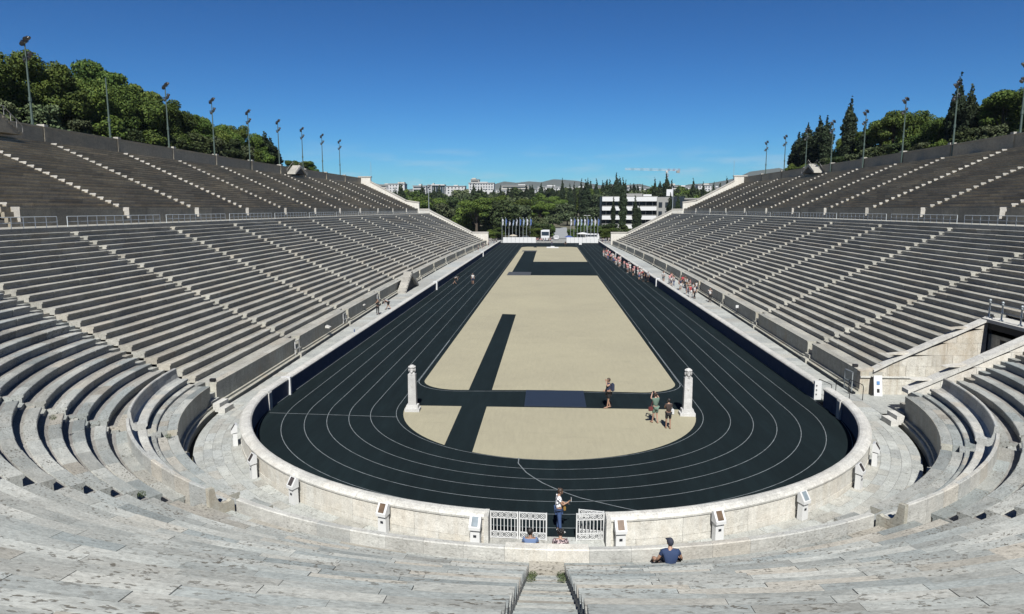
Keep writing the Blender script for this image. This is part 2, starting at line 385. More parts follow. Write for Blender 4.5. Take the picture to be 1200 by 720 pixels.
# walkway: marble slabs in the curve and on the near straights, one sheet beyond
wk = MB()
wk.loft(st_arc(-90, 90), [(16.94, -.1), (16.94, .02), (19.12, .02), (19.12, -.1)])
walkway = struct(wk.build('walkway', M['walk']))
def slab_loft(st, r0, r1, z0, z1, name, mat, parent): return MB().loft(st, [(r0, z0), (r0, z1), (r1, z1), (r1, z0)]).build(name, mat, parent)
rnd = random.Random(3)
rings = [16.98, 17.42, 17.84, 18.27, 18.68, 19.10]
for i in range(5):
    t = -89.0+rnd.random()*2
    while t < 88.5:
        dt = math.degrees(rnd.uniform(.7, 1.4)/rings[i]); t1 = min(t+dt, 89.5)
        slab_loft(st_arc(t+.018, t1-.018), rings[i]+.005, rings[i+1]-.005, .0, .045+rnd.uniform(-.004, .004), 'paving_slab', M['walk'], walkway); t = t1
for side in (-1, 1):
    o = MB(); o.loft(st_line(side, CY, 232), [(17.2, -.12), (17.2, .0), (19.15, .0), (19.15, -.12)])
    o.loft(st_flat(side, CY, 232), [(16.94, -.1), (16.94, .01), (19.3, .01), (19.3, -.1)])
    ws = struct(o.build('side_walkway', M['walk']))
    y = CY+.05; k = 0
    while y < 225:
        L = rnd.uniform(1.0, 1.5) if y < 95 else 6.0
        y1 = min(y+L, 232); bm_ = bow((y+y1)/2)
        z = .045+rnd.uniform(-.003, .003)
        wid = 2.15+bm_
        cut = 16.98+wid*(.4+.15*(k % 2)); e = 16.98+wid
        segs = ((16.98, cut), (cut+.012, e)) if y < 95 else ((16.98, e),)
        for a, b in segs: MB().extrude([(side*a, y+.006), (side*b, y+.006), (side*b, y1-.006), (side*a, y1-.006)], 'z', .0, z).build('paving_slab', M['walk'], ws)
        y = y1; k += 1
# central extension of the walkway up to the front wall
ce = MB(); ce.loft(st_arc(-29, 29), [(19.05, -.1), (19.05, .015), (20.6, .015), (20.6, -.1)])
cex = struct(ce.build('front_apron', M['walk']))
for i in range(3):
    x0_ = -2.03+i*1.355; MB().box((x0_+.675, 22.74, .025), (1.345, .78, .05)).build('paving_slab', M['walk'], cex)
for i, (a, b) in enumerate(((19.12, 19.75),)):
    t = -27.9
    while t < 27.9:
        t1 = min(27.9, t+math.degrees(rnd.uniform(1., 1.7)/a)); slab_loft(st_arc(t+.03, t1-.03), a, b, 0, .05, 'paving_slab', M['walk'], cex); t = t1

# arena wall -------------------------------------------------------
aw = thing('arena_wall', 'low cream marble wall curving round the near end of the black track', 'wall')
COP = [(16.42, .96), (16.40, 1.04), (16.46, 1.11), (16.58, 1.15), (16.76, 1.15), (16.90, 1.11), (16.98, 1.03), (16.97, .96)]
def arc_wall(t0, t1):
    n = max(1, round((t1-t0)/9.0)); dt = (t1-t0)/n
    for i in range(n):
        a, b = t0+i*dt+.02, t0+(i+1)*dt-.02
        MB().loft(st_arc(a, b), [(16.49, .268), (16.49, .965), (16.93, .965), (16.93, .268)]).build('wall_panel', M['beige'], aw)
        m2 = (a+b)/2+(.9 if i % 2 else -1.3)
        for aa, b2 in ((a, m2-.02), (m2+.02, b)): MB().loft(st_arc(aa, b2), [(16.5, 0), (16.5, .255), (16.95, .255), (16.95, 0)]).build('base_block', M['beige'], aw)
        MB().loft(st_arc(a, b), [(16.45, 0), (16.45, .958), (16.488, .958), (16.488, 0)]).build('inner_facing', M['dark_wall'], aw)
    n = max(1, round((t1-t0)/6)); dt = (t1-t0)/n
    for i in range(n): MB().loft(st_arc(t0+i*dt, t0+(i+1)*dt-.02), COP).build('coping_stone', M['coping'], aw, smooth=False)
arc_wall(-90, -7.25); arc_wall(7.25, 90)
for s in (-1, 1):
    a = s*86.0; MB().loft(st_arc(a-.9, a+.9, 1), [(16.33, 0), (16.33, 1.0), (16.40, 1.12), (16.6, 1.19), (16.9, 1.17), (17.02, 1.0), (17.02, 0)]).build('pilaster', M['coping'], aw)
    MB().box((s*2.12, 22.62, .57), (.16, .62, 1.14)).build('gate_post', M['coping'], aw)
    # short straight return after the curve
    y1 = 41.2 if s < 0 else 40.6
    MB().box((s*16.72, (CY+y1)/2+.02, .48), (.42, y1-CY, .96)).build('wall_panel', M['beige'], aw)
    MB().loft(st_flat(s, CY+.02, y1+.03), COP).build('coping_stone', M['coping'], aw)
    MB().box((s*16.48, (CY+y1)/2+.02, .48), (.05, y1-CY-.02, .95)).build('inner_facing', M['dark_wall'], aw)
for s, nm in ((-1, 'left'), (1, 'right')):
    ya = 41.3 if s < 0 else 42.0
    sw = thing('side_wall', 'long straight low wall with rounded pale top along the %s side of the track' % nm, 'wall')
    MB().box((s*(16.62 if s < 0 else 16.66), ya+.11, .58), (.60 if s < 0 else .42, .2, 1.16)).build('end_pier', M['white'], sw)
    for z in (.35, .62, .9): MB().box((s*16.56, ya-.005, z), (.07, .05, .07)).build('hinge', M['black'], sw)
    pq = 98.5 if s < 0 else 104.8
    gaps = [(ya+.22, pq-.4), (pq+.4, 168.6), (169.4, 232)]
    for (a, b) in gaps:
        y = a
        while y < b-.3:
            L = 3.0 if y < 110 else 6.0
            y1 = min(y+L, b)
            MB().box((s*16.72, (y+y1)/2, .48), (.44, y1-y-.012, .965)).build('wall_panel', M['beige'], sw)
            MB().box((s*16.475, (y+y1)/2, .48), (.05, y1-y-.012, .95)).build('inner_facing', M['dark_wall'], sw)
            MB().loft(st_flat(s, y, y1-.008), COP).build('coping_stone', M['coping'], sw); y = y1
    for y in (pq, 169.0):
        MB().box((s*16.55, y, .62), (.62, .7, 1.24)).build('white_post', M['white'], sw)

# seating: one thing per wedge ------------------------------------------------
def podium(par, stf, a0, a1, L, top=True, conv=1.0):
    """panels of the podium face, ledge, and top slabs; stf(a,b)->stations"""
    n = max(1, round(abs(a1-a0)/L)); dt = (a1-a0)/n
    for i in range(n):
        a, b = a0+i*dt+.006*conv, a0+(i+1)*dt-.006*conv
        MB().loft(stf(a, b), [(19.72, .30), (19.72, 1.37), (19.68, 1.39), (19.68, 1.49), (19.70, 1.5), (20.12, 1.5), (20.12, .30)], [0, 0, 0, 0, 1, 0, 0]).build('podium_panel', [M['podium'], M['seat_curve'] if conv < 1 else M['seat']], par)
        if top: MB().loft(stf(a, b), [(20.13, 1.2), (20.13, 1.498+rnd.uniform(-.003, .003)), (20.98, 1.498+rnd.uniform(-.003, .003)), (20.98, 1.2)]).build('podium_slab', M['seat_curve'] if conv < 1 else M['seat'], par)
    MB().loft(stf(a0, a1), [(19.38, -.2), (19.38, .16), (19.45, .2), (19.55, .2), (19.55, .34), (19.74, .34), (19.74, -.2)]).build('podium_ledge', M['podium'], par)
def rows(par, stf, ends, mats, nblk=None, k0=0, k1=NROW, zf=rowZ):
    for k in range(k0, k1):
        a0, a1 = ends(k)
        if a1 <= a0: continue
        if nblk is None:
            MB().loft(stf(a0, a1), seat_prof(rowR(k), zf(k)), SEATM).build('seat_row', mats, par)
        else:
            n = nblk(k, a1-a0); cuts = [0]+sorted([(i+rnd.uniform(-.22, .22))/n for i in range(1, n)])+[1]
            for i in range(n):
                a = a0+(a1-a0)*cuts[i]; b = a0+(a1-a0)*cuts[i+1]; e = (a1-a0)*.0003
                dz = rnd.uniform(-.010, .010); dr = rnd.uniform(-.014, .014)
                MB().loft(stf(a+e, b-e), seat_prof(rowR(k)+dr, zf(k)+dz), SEATM).build('seat_block', mats, par)
for i in range(6):      # curved end
    t0, t1 = AANG[i], AANG[i+1]
    side = 'left' if i < 3 else 'right'; which = {0: 'outermost', 1: 'middle', 2: 'central'}[min(i, 5-i)]
    wd = thing('seating_section', '%s curved wedge of weathered marble seats on the %s half of the near end' % (which, side), 'seating')
    def ends(k, t0=t0, t1=t1, i=i):
        R = rowR(k)+.2; e = math.degrees(HW/R)
        a = -math.degrees(math.acos(1.85/R)) if i == 0 else t0+e
        b = math.degrees(math.acos(1.85/R)) if i == 5 else t1-e
        return a, b
    a, b = ends(0)
    L = lambda k, w_: max(3, round(math.radians(w_)*rowR(k)/1.75))
    if i in (2, 3):
        sg = -1 if i == 2 else 1
        p0, p1 = (a, -29) if i == 2 else (29, b)
        podium(wd, lambda x, y: st_arc(x, y), p0, p1, 6, conv=.5)
        # back-rest wall along the front, cream, seen from behind
        q0, q1 = (-30.5, -.01) if i == 2 else (.01, 30.5)
        n = 9; dt = (q1-q0)/n
        for j in range(n):
            cut_ = (q0+j*dt)+.008, (q0+(j+1)*dt)-.008
            base = 1.42 if (abs(cut_[0]+cut_[1])/2 > 29.0) else .0
            ri = 20.36 if min(abs(cut_[0]), abs(cut_[1])) < 1 else 20.52
            MB().loft(st_arc(*cut_), [(ri, base), (ri, 1.93), (ri+.03, 1.96), (20.72, 1.96), (20.75, 1.93), (20.75, base)]).build('front_wall_block', M['beige'] if min(abs(cut_[0]), abs(cut_[1])) < 1 else M['coping_grey'], wd)
        MB().loft(st_arc(q0 if i == 3 else -28, -.02 if i == 2 else 28), [(19.75, 0), (19.75, .42), (20.45, .42), (20.45, 0)]).build('front_bench', M['walk'], wd)
        MB().loft(st_arc(-6.2 if i == 2 else .01, -.01 if i == 2 else 6.2), [(18.95, 0), (18.95, .85), (20.33, .85), (20.33, .43), (19.74, .43), (19.74, 0)]).build('centre_bench', M['beige'], wd)
        MB().loft(st_arc(a, b), [(20.76, 1.0), (20.76, 1.5), (20.99, 1.5), (20.99, 1.0)]).build('footway', M['channel_curve'], wd)
        rows(wd, st_arc, ends, [M['seat_curve'], M['channel_curve']], L, zf=rowZc)
    else:
        podium(wd, lambda x, y: st_arc(x, y), a, b, 7, top=False, conv=.5)
        ba, bb2 = (a, -31.05) if i == 1 else ((31.05, b) if i == 4 else (a, b))
        n = 10; dt = (bb2-ba)/n
        for j in range(n):
            c0_, c1_ = ba+j*dt+.02, ba+(j+1)*dt-.02
            MB().loft(st_arc(c0_, c1_), [(20.13, 1.2), (20.13, 1.498), (20.6, 1.5), (20.6, 1.2)]).build('podium_slab', M['seat_curve'], wd)
            MB().loft(st_arc(c0_, c1_), [(20.56, 1.3), (20.56, 1.62), (20.6, 1.64), (20.93, 1.64), (20.93, 1.3)]).build('foot_block', M['seat_curve'], wd)
            # honour bench: seat with a tall curved back
            MB().loft(st_arc(c0_, c1_), [(20.98, 1.3), (20.98, 1.78), (20.90, 1.86), (20.90, 1.96), (20.93, 1.98), (21.34, 1.96), (21.46, 2.05), (21.52, 2.3), (21.53, 2.56), (21.56, 2.6), (21.66, 2.6), (21.68, 2.57), (21.68, 1.3)]).build('bench_block', M['coping_grey'], wd)
        rows(wd, st_arc, ends, [M['seat_curve'], M['channel_curve']], L, k0=1, zf=rowZc)
        ea, eb = ends(1)
    # end blocks (volute ends) of the honour bench at the aisles
    MB().loft(st_arc(a-.3, b+.3), [(38.27, 9.7), (38.27, 10.26), (42.3, 10.26), (42.3, 9.7)]).build('terrace_slab', M['seat_curve'], wd)
    sb = MB().loft(st_arc(t0, t1), [(20.9, .9), (38.4, 9.3), (42, 9.3), (42, -.3), (20.2, -.3)]).build('stand_core', M['dark'], wd)
for i, s in ((1, -1), (4, 1)):      # volute end stones beside the thirty-three degree aisles
    a = 30.55; b = 31.0
    st = st_arc(s*a, s*b)
    wds = [o for o in COL.objects if o.name.startswith('seating_section')][i]
    MB().loft(st, [(20.8, 1.45), (20.8, 1.96), (20.9, 2.02), (21.0, 1.97), (21.2, 1.98), (21.36, 2.1), (21.46, 2.34), (21.5, 2.62), (21.7, 2.64), (21.7, 1.4)]).build('bench_end', M['podium'], wds)  # darker marble than the bench: shade on the end face put into colour

# straights
def straight_ends(j, side):
    y0, y1 = AIS[j]+HW, AIS[j+1]-HW
    if j == 0: y0 = 38.9 if side > 0 else 38.5
    return y0, y1
for side, sn in ((-1, 'left'), (1, 'right')):
    for j in range(12):
        y0, y1 = straight_ends(j, side)
        wd = thing('seating_section', 'lower tier marble seating on the %s, %s from the curved end' % (sn, ordw(j+1)), 'seating')
        stf = lambda a, b, side=side: st_line(side, a, b)
        py0 = 43.35 if (side > 0 and j == 0) else y0
        podium(wd, stf, py0, y1, 2.6 if j < 3 else 5.0)
        if side > 0 and j == 0:
            en = lambda k, y0=y0, y1=y1: (43.85, y1) if rowR(k) < 27.3 else ((y0, y1) if rowR(k) > 28.2 else (43.85, y1))
        else: en = lambda k, y0=y0, y1=y1: (y0, y1)
        rows(wd, stf, en, [M['seat'], M['channel']], (lambda k, w_: max(2, round(w_/(2.0 if j < 2 else 3.0)))) if j < 4 else None)
        MB().loft(stf(y0-.5, y1+.5), [(38.27, 9.7), (38.27, 10.26), (42.35, 10.26), (42.35, 9.7)]).build('terrace_slab', M['seat'], wd)
        if side > 0 and j == 0:
            MB().loft(stf(43.8, y1+.5), [(20.9, .9), (38.4, 9.3), (42, 9.3), (42, -.3), (20.2, -.3)]).build('stand_core', M['dark'], wd)
        else: MB().loft(stf(y0-.5, y1+.5), [(20.9, .9), (38.4, 9.3), (42, 9.3), (42, -.3), (20.2, -.3)]).build('stand_core', M['dark'], wd)
        # upper tier
        if j == 0: continue
        ud = thing('seating_section', 'upper tier darkened marble seating on the %s, %s from the curved end' % (sn, ordw(j+1)), 'seating')
        n = 4 if j < 6 else 2; dt = (y1-y0)/n
        for i in range(n):
            MB().loft(stf(y0+i*dt+.01, y0+(i+1)*dt-.01), [(42.3, 10.2), (42.3, 11.72), (42.25, 11.74), (42.25, 11.86), (43.35, 11.86), (43.35, 10.2)]).build('podium_panel', M['upblue'] if 'upblue' in M else M['upper'], ud)
        for k in range(22):
            R, Z = 43.3+.79*k, 11.87+.36*(k+1)
            nn = 4 if j < 6 else 2; cu = [y0]+[y0+(y1-y0)*(q_+rnd.uniform(-.3, .3))/nn for q_ in range(1, nn)]+[y1]
            for q_ in range(nn):
                MB().loft(stf(cu[q_]+.004, cu[q_+1]-.004), [(R+.07, Z-.41), (R+.07, Z-.15), (R, Z-.11), (R, Z), (R+.9, Z), (R+.9, Z-.41)]).build('seat_slab', M['upper'], ud)
        MB().loft(stf(y0-.5, y1+.5), [(42.6, 10.5), (43.4, 11.2), (60.9, 19.3), (62, 19.3), (62, 8), (42.6, 8)]).build('stand_core', M['dark'], ud)
        # top wall
        tw = thing('top_wall', 'weathered wall behind the upper tier on the %s, %s from the curved end' % (sn, ordw(j+1)), 'wall')
        MB().loft(stf(AIS[j]+.31, AIS[j+1]-.31), [(60.9, 19.3), (60.9, 21.6), (61.5, 21.6), (61.5, 19.3)]).build('wall_face', M['upper'], tw)
        MB().loft(stf(AIS[j]+.31, AIS[j+1]-.31), [(60.8, 21.605), (60.8, 21.75), (61.6, 21.75), (61.6, 21.605)]).build('coping', M['upper'], tw)
        MB().loft(stf(AIS[j]-.3, AIS[j]+.3), [(60.78, 19.3), (60.78, 21.7), (61.6, 21.7), (61.6, 19.3)]).build('pier', M['upper'], tw)
        MB().loft(stf(AIS[j]-.36, AIS[j]+.36), [(60.68, 21.705), (60.68, 22.0), (61.66, 22.0), (61.66, 21.705)]).build('pier_cap', M['upper_end'], tw)

# stairs in the aisles
def flight(st, label, parts, podium_steps=True, kind=0):
    fl = thing('stair_flight', label, 'stairs')
    if kind == 0:
        curve = st[0][0] != 0 and False or label.find('curved end seating') > 0
        boxes = [(R0+.3775*(j-1), R0+.3775*j, (1.64-.0+.1875*(j-2) if curve else Z0+.1825*j)-.12-(.0 if not curve else .06)) for j in range(1, 47)]
        low = [(19.25+.28*i, 19.25+.28*(i+1)+.05, .3*(i+1)) for i in range(5)] if podium_steps else []
        if podium_steps: low.append((20.6, 20.9, 1.46))
        if curve and not podium_steps: low.append((20.76, 21.2, 1.6))
        mt = M['seat_curve'] if curve else M['seat']
    else:
        boxes = [(43.3+.395*(j-1), 43.3+.395*j, 11.86+.18*j-.14) for j in range(1, 44)]
        low = [(42.3+.25*i, 42.3+.25*(i+1)+.03, 10.26+.4*(i+1)) for i in range(4)]; mt = M['upper']
    if parts:
        for a, b, z in low+boxes: MB().loft(st, [(a+rnd.uniform(-.01, .01), z-.5), (a, z), (b+.03, z), (b+.03, z-.5)]).build('step', mt, fl)
    else:
        m_ = MB()
        for a, b, z in low+boxes: m_.loft(st, [(a, z-.5), (a, z), (b+.03, z), (b+.03, z-.5)])
        m_.build('steps', mt, fl)
    return fl
ANAMES = ['outermost left', 'inner left', 'left of centre', 'central', 'right of centre', 'inner right', 'outermost right']
for i, t in enumerate(AANG):
    if abs(t) == 87:
        s = -1 if t < 0 else 1; st = [(0, 37.46, s, 0), (0, 38.48, s, 0)]
    else:
        th = math.radians(t); n_ = (math.sin(th), -math.cos(th)); tg = (math.cos(th), math.sin(th))
        st = [(tg[0]*e, CY+tg[1]*e, n_[0], n_[1]) for e in (-HW-.01, HW+.01)]
    flight(st, 'marble stair flight climbing the curved end seating, the %s one' % ANAMES[i], True, abs(t) > 30)
for side, sn in ((-1, 'left'), (1, 'right')):
    for j in range(1, 12):
        y = AIS[j]; st = st_line(side, y-HW-.01, y+HW+.01)
        flight(st, 'marble stair flight in the lower tier on the %s, %s from curved end' % (sn, ordw(j)), j < 5)
        flight(st, 'marble stair flight in the upper tier on the %s, %s from curved end' % (sn, ordw(j)), False, kind=1)
        # thin pale plates on row and podium ends; the sunlight there is painted in
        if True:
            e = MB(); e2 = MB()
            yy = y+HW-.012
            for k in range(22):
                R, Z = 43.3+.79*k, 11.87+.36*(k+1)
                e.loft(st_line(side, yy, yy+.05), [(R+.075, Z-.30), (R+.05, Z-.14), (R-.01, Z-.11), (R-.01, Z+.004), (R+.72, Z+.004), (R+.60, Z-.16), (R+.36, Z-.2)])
            e.build('sunlit_row_ends', M['upper_end'], [o for o in COL.objects if o.get('label') == 'upper tier darkened marble seating on the %s, %s from the curved end' % (sn, ordw(j+1))][0])
            e3 = MB().loft(st_line(side, yy, yy+.03), [(42.28, 10.27), (42.28, 11.87), (43.0, 11.87), (43.0, 11.2), (42.6, 10.9)]).build('sunlit_podium_end', M['upper_end'], [o for o in COL.objects if o.get('label') == 'upper tier darkened marble seating on the %s, %s from the curved end' % (sn, ordw(j+1))][0])

# end walls at the open end of the stadium
for side, sn in ((-1, 'left'), (1, 'right')):
    ew = thing('end_wall', 'tall sloping pale end wall closing the %s stand at the open end' % sn, 'wall')
    P = [(20.0, 0), (20.0, 3.9), (25.4, 3.9), (39.2, 10.9), (39.2, 11.4), (42.7, 11.4), (42.7, 13.6), (47.0, 14.2), (58.6, 20.3), (58.6, 21.9), (62.6, 21.9), (62.6, 0)]
    MB().extrude([(side*a, z) for a, z in P], 'y', ENDY+.2, ENDY+1.4).build('wall_face', M['beige'], ew)
    for a, b in (((19.9, 3.9), (25.5, 3.9)), ((25.3, 3.9), (39.2, 11.0)), ((39.2, 11.4), (42.7, 11.4)), ((42.6, 13.6), (47.1, 14.25)), ((46.9, 14.2), (58.7, 20.4)), ((58.4, 21.9), (62.7, 21.9))):
        MB().extrude([(side*a[0], a[1]), (side*b[0], b[1]), (side*b[0], b[1]+.35), (side*a[0], a[1]+.35)], 'y', ENDY+.05, ENDY+1.55).build('coping', M['upper_end'], ew)
    # thin rods on the corner
    MB().tube([(side*58.3, ENDY, 21.9), (side*58.3, ENDY, 26.8)], .05, 6).build('flag_rod', M['steel'], ew)
    # lamp column at the terrace end
    lc = thing('lamp_post', 'slim lamp column on the pier where the terrace ends on the %s' % sn, 'lamp post', (side*39.6, ENDY+.9, 11.75))
    MB().tube([(0, 0, 0), (0, 0, 6.6)], [.12, .07], 8).build('column', M['steel'], lc); MB().lathe((0, 0, 6.6), [(.1, 0), (.3, .15), (.25, .5), (.05, .6)], 8).build('lantern', M['lamp_black'], lc)

# terrace fence
for side, sn in ((-1, 'left'), (1, 'right')):
    for j in range(1, 12):
        y0, y1 = AIS[j]+.62, AIS[j+1]-.62
        fe = thing('terrace_fence', 'pale two-rail terrace fence on the %s, %s stretch from the near end' % (sn, ordw(j)), 'fence', group='fences along the terrace')
        n = 11; st = st_line(side, y0, y1, (y1-y0)/n)
        pm = MB().tube([(0, 0, 0), (0, 0, .85)], .03, 6).mesh('post', M['fence'])
        for (ox, oy, nx, ny) in st: link('post', pm, fe, (ox+side*38.45, oy, 10.26))
        for z in (.84, .42): MB().tube([(ox+side*38.45, oy, 10.26+z) for ox, oy, _, _ in st], .026, 6).build('rail', M['fence'], fe)
for side, sn in ((-1, 'left'), (1, 'right')):
    fe = thing('terrace_fence', 'pale two-rail fence stretch on the %s of the terrace nearest the curved end' % sn, 'fence', group='fences along the terrace')
    st = st_line(side, 39, AIS[1]-.62, 1.25)
    for (ox, oy, nx, ny) in st: link('post', pm, fe, (ox+side*38.45, oy, 10.26))
    for z in (.84, .42): MB().tube([(ox+side*38.45, oy, 10.26+z) for ox, oy, _, _ in st], .026, 6).build('rail', M['fence'], fe)

# passage (tunnel mouth) on the right
pa = thing('tunnel_passage', 'open passage with stained cream walls and dark tunnel mouth in the right stand', 'passage')
# far wall: blocks in courses under a sloping coping
def slope_z(x): return 1.5 if x < 20.6 else 1.62+(x-20.6)*.485
ybk = 43.36
for ci, (z0, z1) in enumerate(((0, .62), (.62, 1.24), (1.24, 1.9), (1.9, 2.6), (2.6, 3.4), (3.4, 4.3), (4.3, 5.2))):
    x = 19.75
    while x < 27.25:
        x1 = min(27.25, x+rnd.uniform(1.1, 1.9)); za, zb = min(z1-.01, slope_z(x)), min(z1-.01, slope_z(x1))
        if zb > z0+.02:
            MB().extrude([(x+.006, z0), (x1-.006, z0), (x1-.006, max(z0+.01, zb)), (x+.006, max(z0+.01, za))], 'y', ybk+rnd.uniform(-.006, .006), 43.84).build('wall_block', M['stain'], pa)
        x = x1
MB().extrude([(19.75, 1.12), (27.2, 1.12), (27.2, 1.22), (19.75, 1.22)], 'y', 43.27, 43.4).build('string_course', M['coping'], pa)
n = 6
for i in range(n):
    xa, xb = 20.5+(27.4-20.5)*i/n, 20.5+(27.4-20.5)*(i+1)/n-.01
    MB().extrude([(xa, slope_z(xa)), (xb, slope_z(xb)), (xb, slope_z(xb)+.14), (xa, slope_z(xa)+.14)], 'y', 43.2, 43.86).build('coping_stone', M['coping'], pa)
# near wall
for ci, (z0, z1) in enumerate(((0, .7), (.7, 1.4), (1.4, 2.1), (2.1, 2.9), (2.9, 3.8), (3.8, 4.6))):
    x = 20.6
    while x < 27.9:
        x1 = min(27.9, x+rnd.uniform(1.1, 1.9)); za, zb = min(z1-.01, slope_z(x)-.15), min(z1-.01, slope_z(x1)-.15)
        if zb > z0+.02: MB().extrude([(x+.006, z0), (x1-.006, z0), (x1-.006, max(z0+.01, zb)), (x+.006, max(z0+.01, za))], 'y', 38.74, 39.24).build('wall_block', M['beige'], pa)
        x = x1
for i in range(n):
    xa, xb = 20.3+(28.2-20.3)*i/n, 20.3+(28.2-20.3)*(i+1)/n-.01
    MB().extrude([(xa, slope_z(xa)-.15), (xb, slope_z(xb)-.15), (xb, slope_z(xb)+.07), (xa, slope_z(xa)+.07)], 'y', 38.64, 39.34).build('coping_stone', M['coping'], pa)
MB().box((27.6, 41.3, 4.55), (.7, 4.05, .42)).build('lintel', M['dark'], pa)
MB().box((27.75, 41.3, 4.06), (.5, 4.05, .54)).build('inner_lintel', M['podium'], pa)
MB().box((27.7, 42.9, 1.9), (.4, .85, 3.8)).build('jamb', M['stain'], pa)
MB().box((31.2, 41.3, 2.0), (.1, 4.1, 4.2)).build('tunnel_back', M['dark'], pa)  # near-black end sheet, the tunnel's shade put into its colour
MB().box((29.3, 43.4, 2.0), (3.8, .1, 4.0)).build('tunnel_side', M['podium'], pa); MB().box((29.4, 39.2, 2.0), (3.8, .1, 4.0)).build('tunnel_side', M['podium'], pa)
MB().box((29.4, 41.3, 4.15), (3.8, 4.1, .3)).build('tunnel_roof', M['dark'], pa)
MB().box((28.0, 41.3, 4.86), (1.9, 4.9, .2)).build('platform', M['coping'], pa)
MB().box((24.2, 41.3, .01), (10, 4.1, .05)).build('passage_floor', M['walk'], pa)
ra = thing('platform_railing', 'silver railing with ball-topped posts above the dark tunnel mouth', 'railing')
rp = MB().lathe((0, 0, 0), [(.13, 0), (.13, .06), (.05, .1), (.05, .45), (.08, .5), (.05, .55), (.05, .98), (.08, 1.0), (.05, 1.03)], 8).ball((0, 0, 1.12), .085, 8, 6).mesh('post', M['steel'], True)
for y in (43.6, 42.4, 40.7, 39.0): link('post', rp, ra, (27.4, y, 4.96))
for z in (.95, .5): MB().tube([(27.4, 43.6, 4.96+z), (27.4, 39.0, 4.96+z)], .03, 6).build('rail', M['steel'], ra)
sg = thing('info_board', 'white upright information board leaning on the passage wall', 'sign', (20.75, 43.0, .0), 0)
b_ = MB(); b_.extrude([(-.08, .03), (.0, .03), (.22, 1.3), (.17, 1.3)], 'x', -.26, .26); b_.build('board', M['white'], sg)
MB().extrude([(-.05, .25), (-.02, .25), (.04, .48), (.0, .48)], 'x', -.08, .08).build('dark_square', M['black'], sg)
MB().extrude([(.02, .75), (.05, .75), (.10, .95), (.07, .95)], 'x', -.09, .09).build('blue_mark', flat('blue_print', (.1, .25, .5)), sg)
MB().box((-.36, .12, .62), (.06, .28, 1.2)).build('side_stay', M['black'], sg)
# black barrier tubes in the gap of the right wall
for i, (x, lab) in enumerate(((17.3, 'black tube barrier nearest the track in the gap of the right wall'), (18.4, 'black tube barrier in the middle of the gap of the right wall'), (19.2, 'black tube barrier against the podium at the right wall gap'))):
    ba = thing('tube_barrier', lab, 'barrier', (x, 42.6, .05), .15)
    MB().tube([(0, -.75, 0), (0, -.75, .85), (0, -.65, .95), (0, .65, .95), (0, .75, .85), (0, .75, 0)], .025, 6).build('frame', M['black'], ba)
# white framed mesh gates
for (x, y, rz, lab) in ((19.45, 44.3, .1, 'wire mesh gate leaf propped open by the podium near the passage'), (-20.0, 52.4, .0, 'white framed gate leaf folded against the left podium at its first stair'), (-20.5, 66.8, 0, 'white framed gate leaf folded against the left podium at its second stair'), (-20.9, 82.0, 0, 'white framed gate leaf folded against the left podium at its third stair')):
    ga = thing('gate_leaf', lab, 'gate', (x, y, .05), rz)
    f = MB()
    for q in (-.45, .45): f.box((0, q, .65), (.05, .05, 1.3))
    for z in (.05, .65, 1.28): f.box((0, 0, z), (.05, .95, .05))
    f.build('frame', M['steel'] if x > 0 else M['white'], ga)
    mm = MB()
    for q in range(8): mm.box((0, -.4+q*.115, .66), (.012, .012, 1.22))
    mm.build('bars', M['steel'], ga)

# stone blocks on the walkway by the first stairs
for s, sn in ((-1, 'left'), (1, 'right')):
    for (dx, dy, h) in ((0, 0, .28), (.42, .25, .5)):
        x = s*(18.75+dx); y = (37.6+dy) if s < 0 else 37.3+dy
        tag(MB().box((x, y, .05+h/2), (.4, 1.1, h)).build('step_stone', M['coping']), '%s loose marble step block at the %s stair beside the walkway' % ('taller' if dx else 'lower', sn), 'stone block')
# small fixtures on the podium edge
for (x, y, z, l) in ((-19.95, 38.6, 1.5, 'small dark floodlight on the left podium corner'), (19.95, 44.6, 1.5, 'small dark floodlight on the right podium corner by the passage')):
    fx = thing('floodlight', l, 'floodlight', (x, y, z)); MB().box((0, 0, .12), (.3, .22, .16)).build('housing', M['black'], fx); MB().box((0, 0, .02), (.1, .1, .06)).build('foot', M['steel'], fx)

for (x, y, l) in ((-20.36, 60.6, 'grey wall lamp on the left podium between its first two stairs'), (-21.1, 75.2, 'grey wall lamp on the left podium past its second stair')):
    fx = thing('wall_lamp', l, 'wall lamp', (x+.02, y, .95)); MB().extrude([(0, 0), (.38, -.03), (.38, .05), (0, .2)], 'y', -.3, .3).build('hood', M['coping'], fx); MB().box((.18, 0, -.04), (.25, .5, .04)).build('lens', M['lens'], fx)
fx = thing('sign_post', 'small white topped sign post against the right podium', 'sign', (20.75, 75.6, .05)); MB().box((0, 0, .45), (.07, .07, .9)).build('post', M['black'], fx); MB().box((0, -.02, 1.02), (.42, .05, .3)).build('board', M['white'], fx)
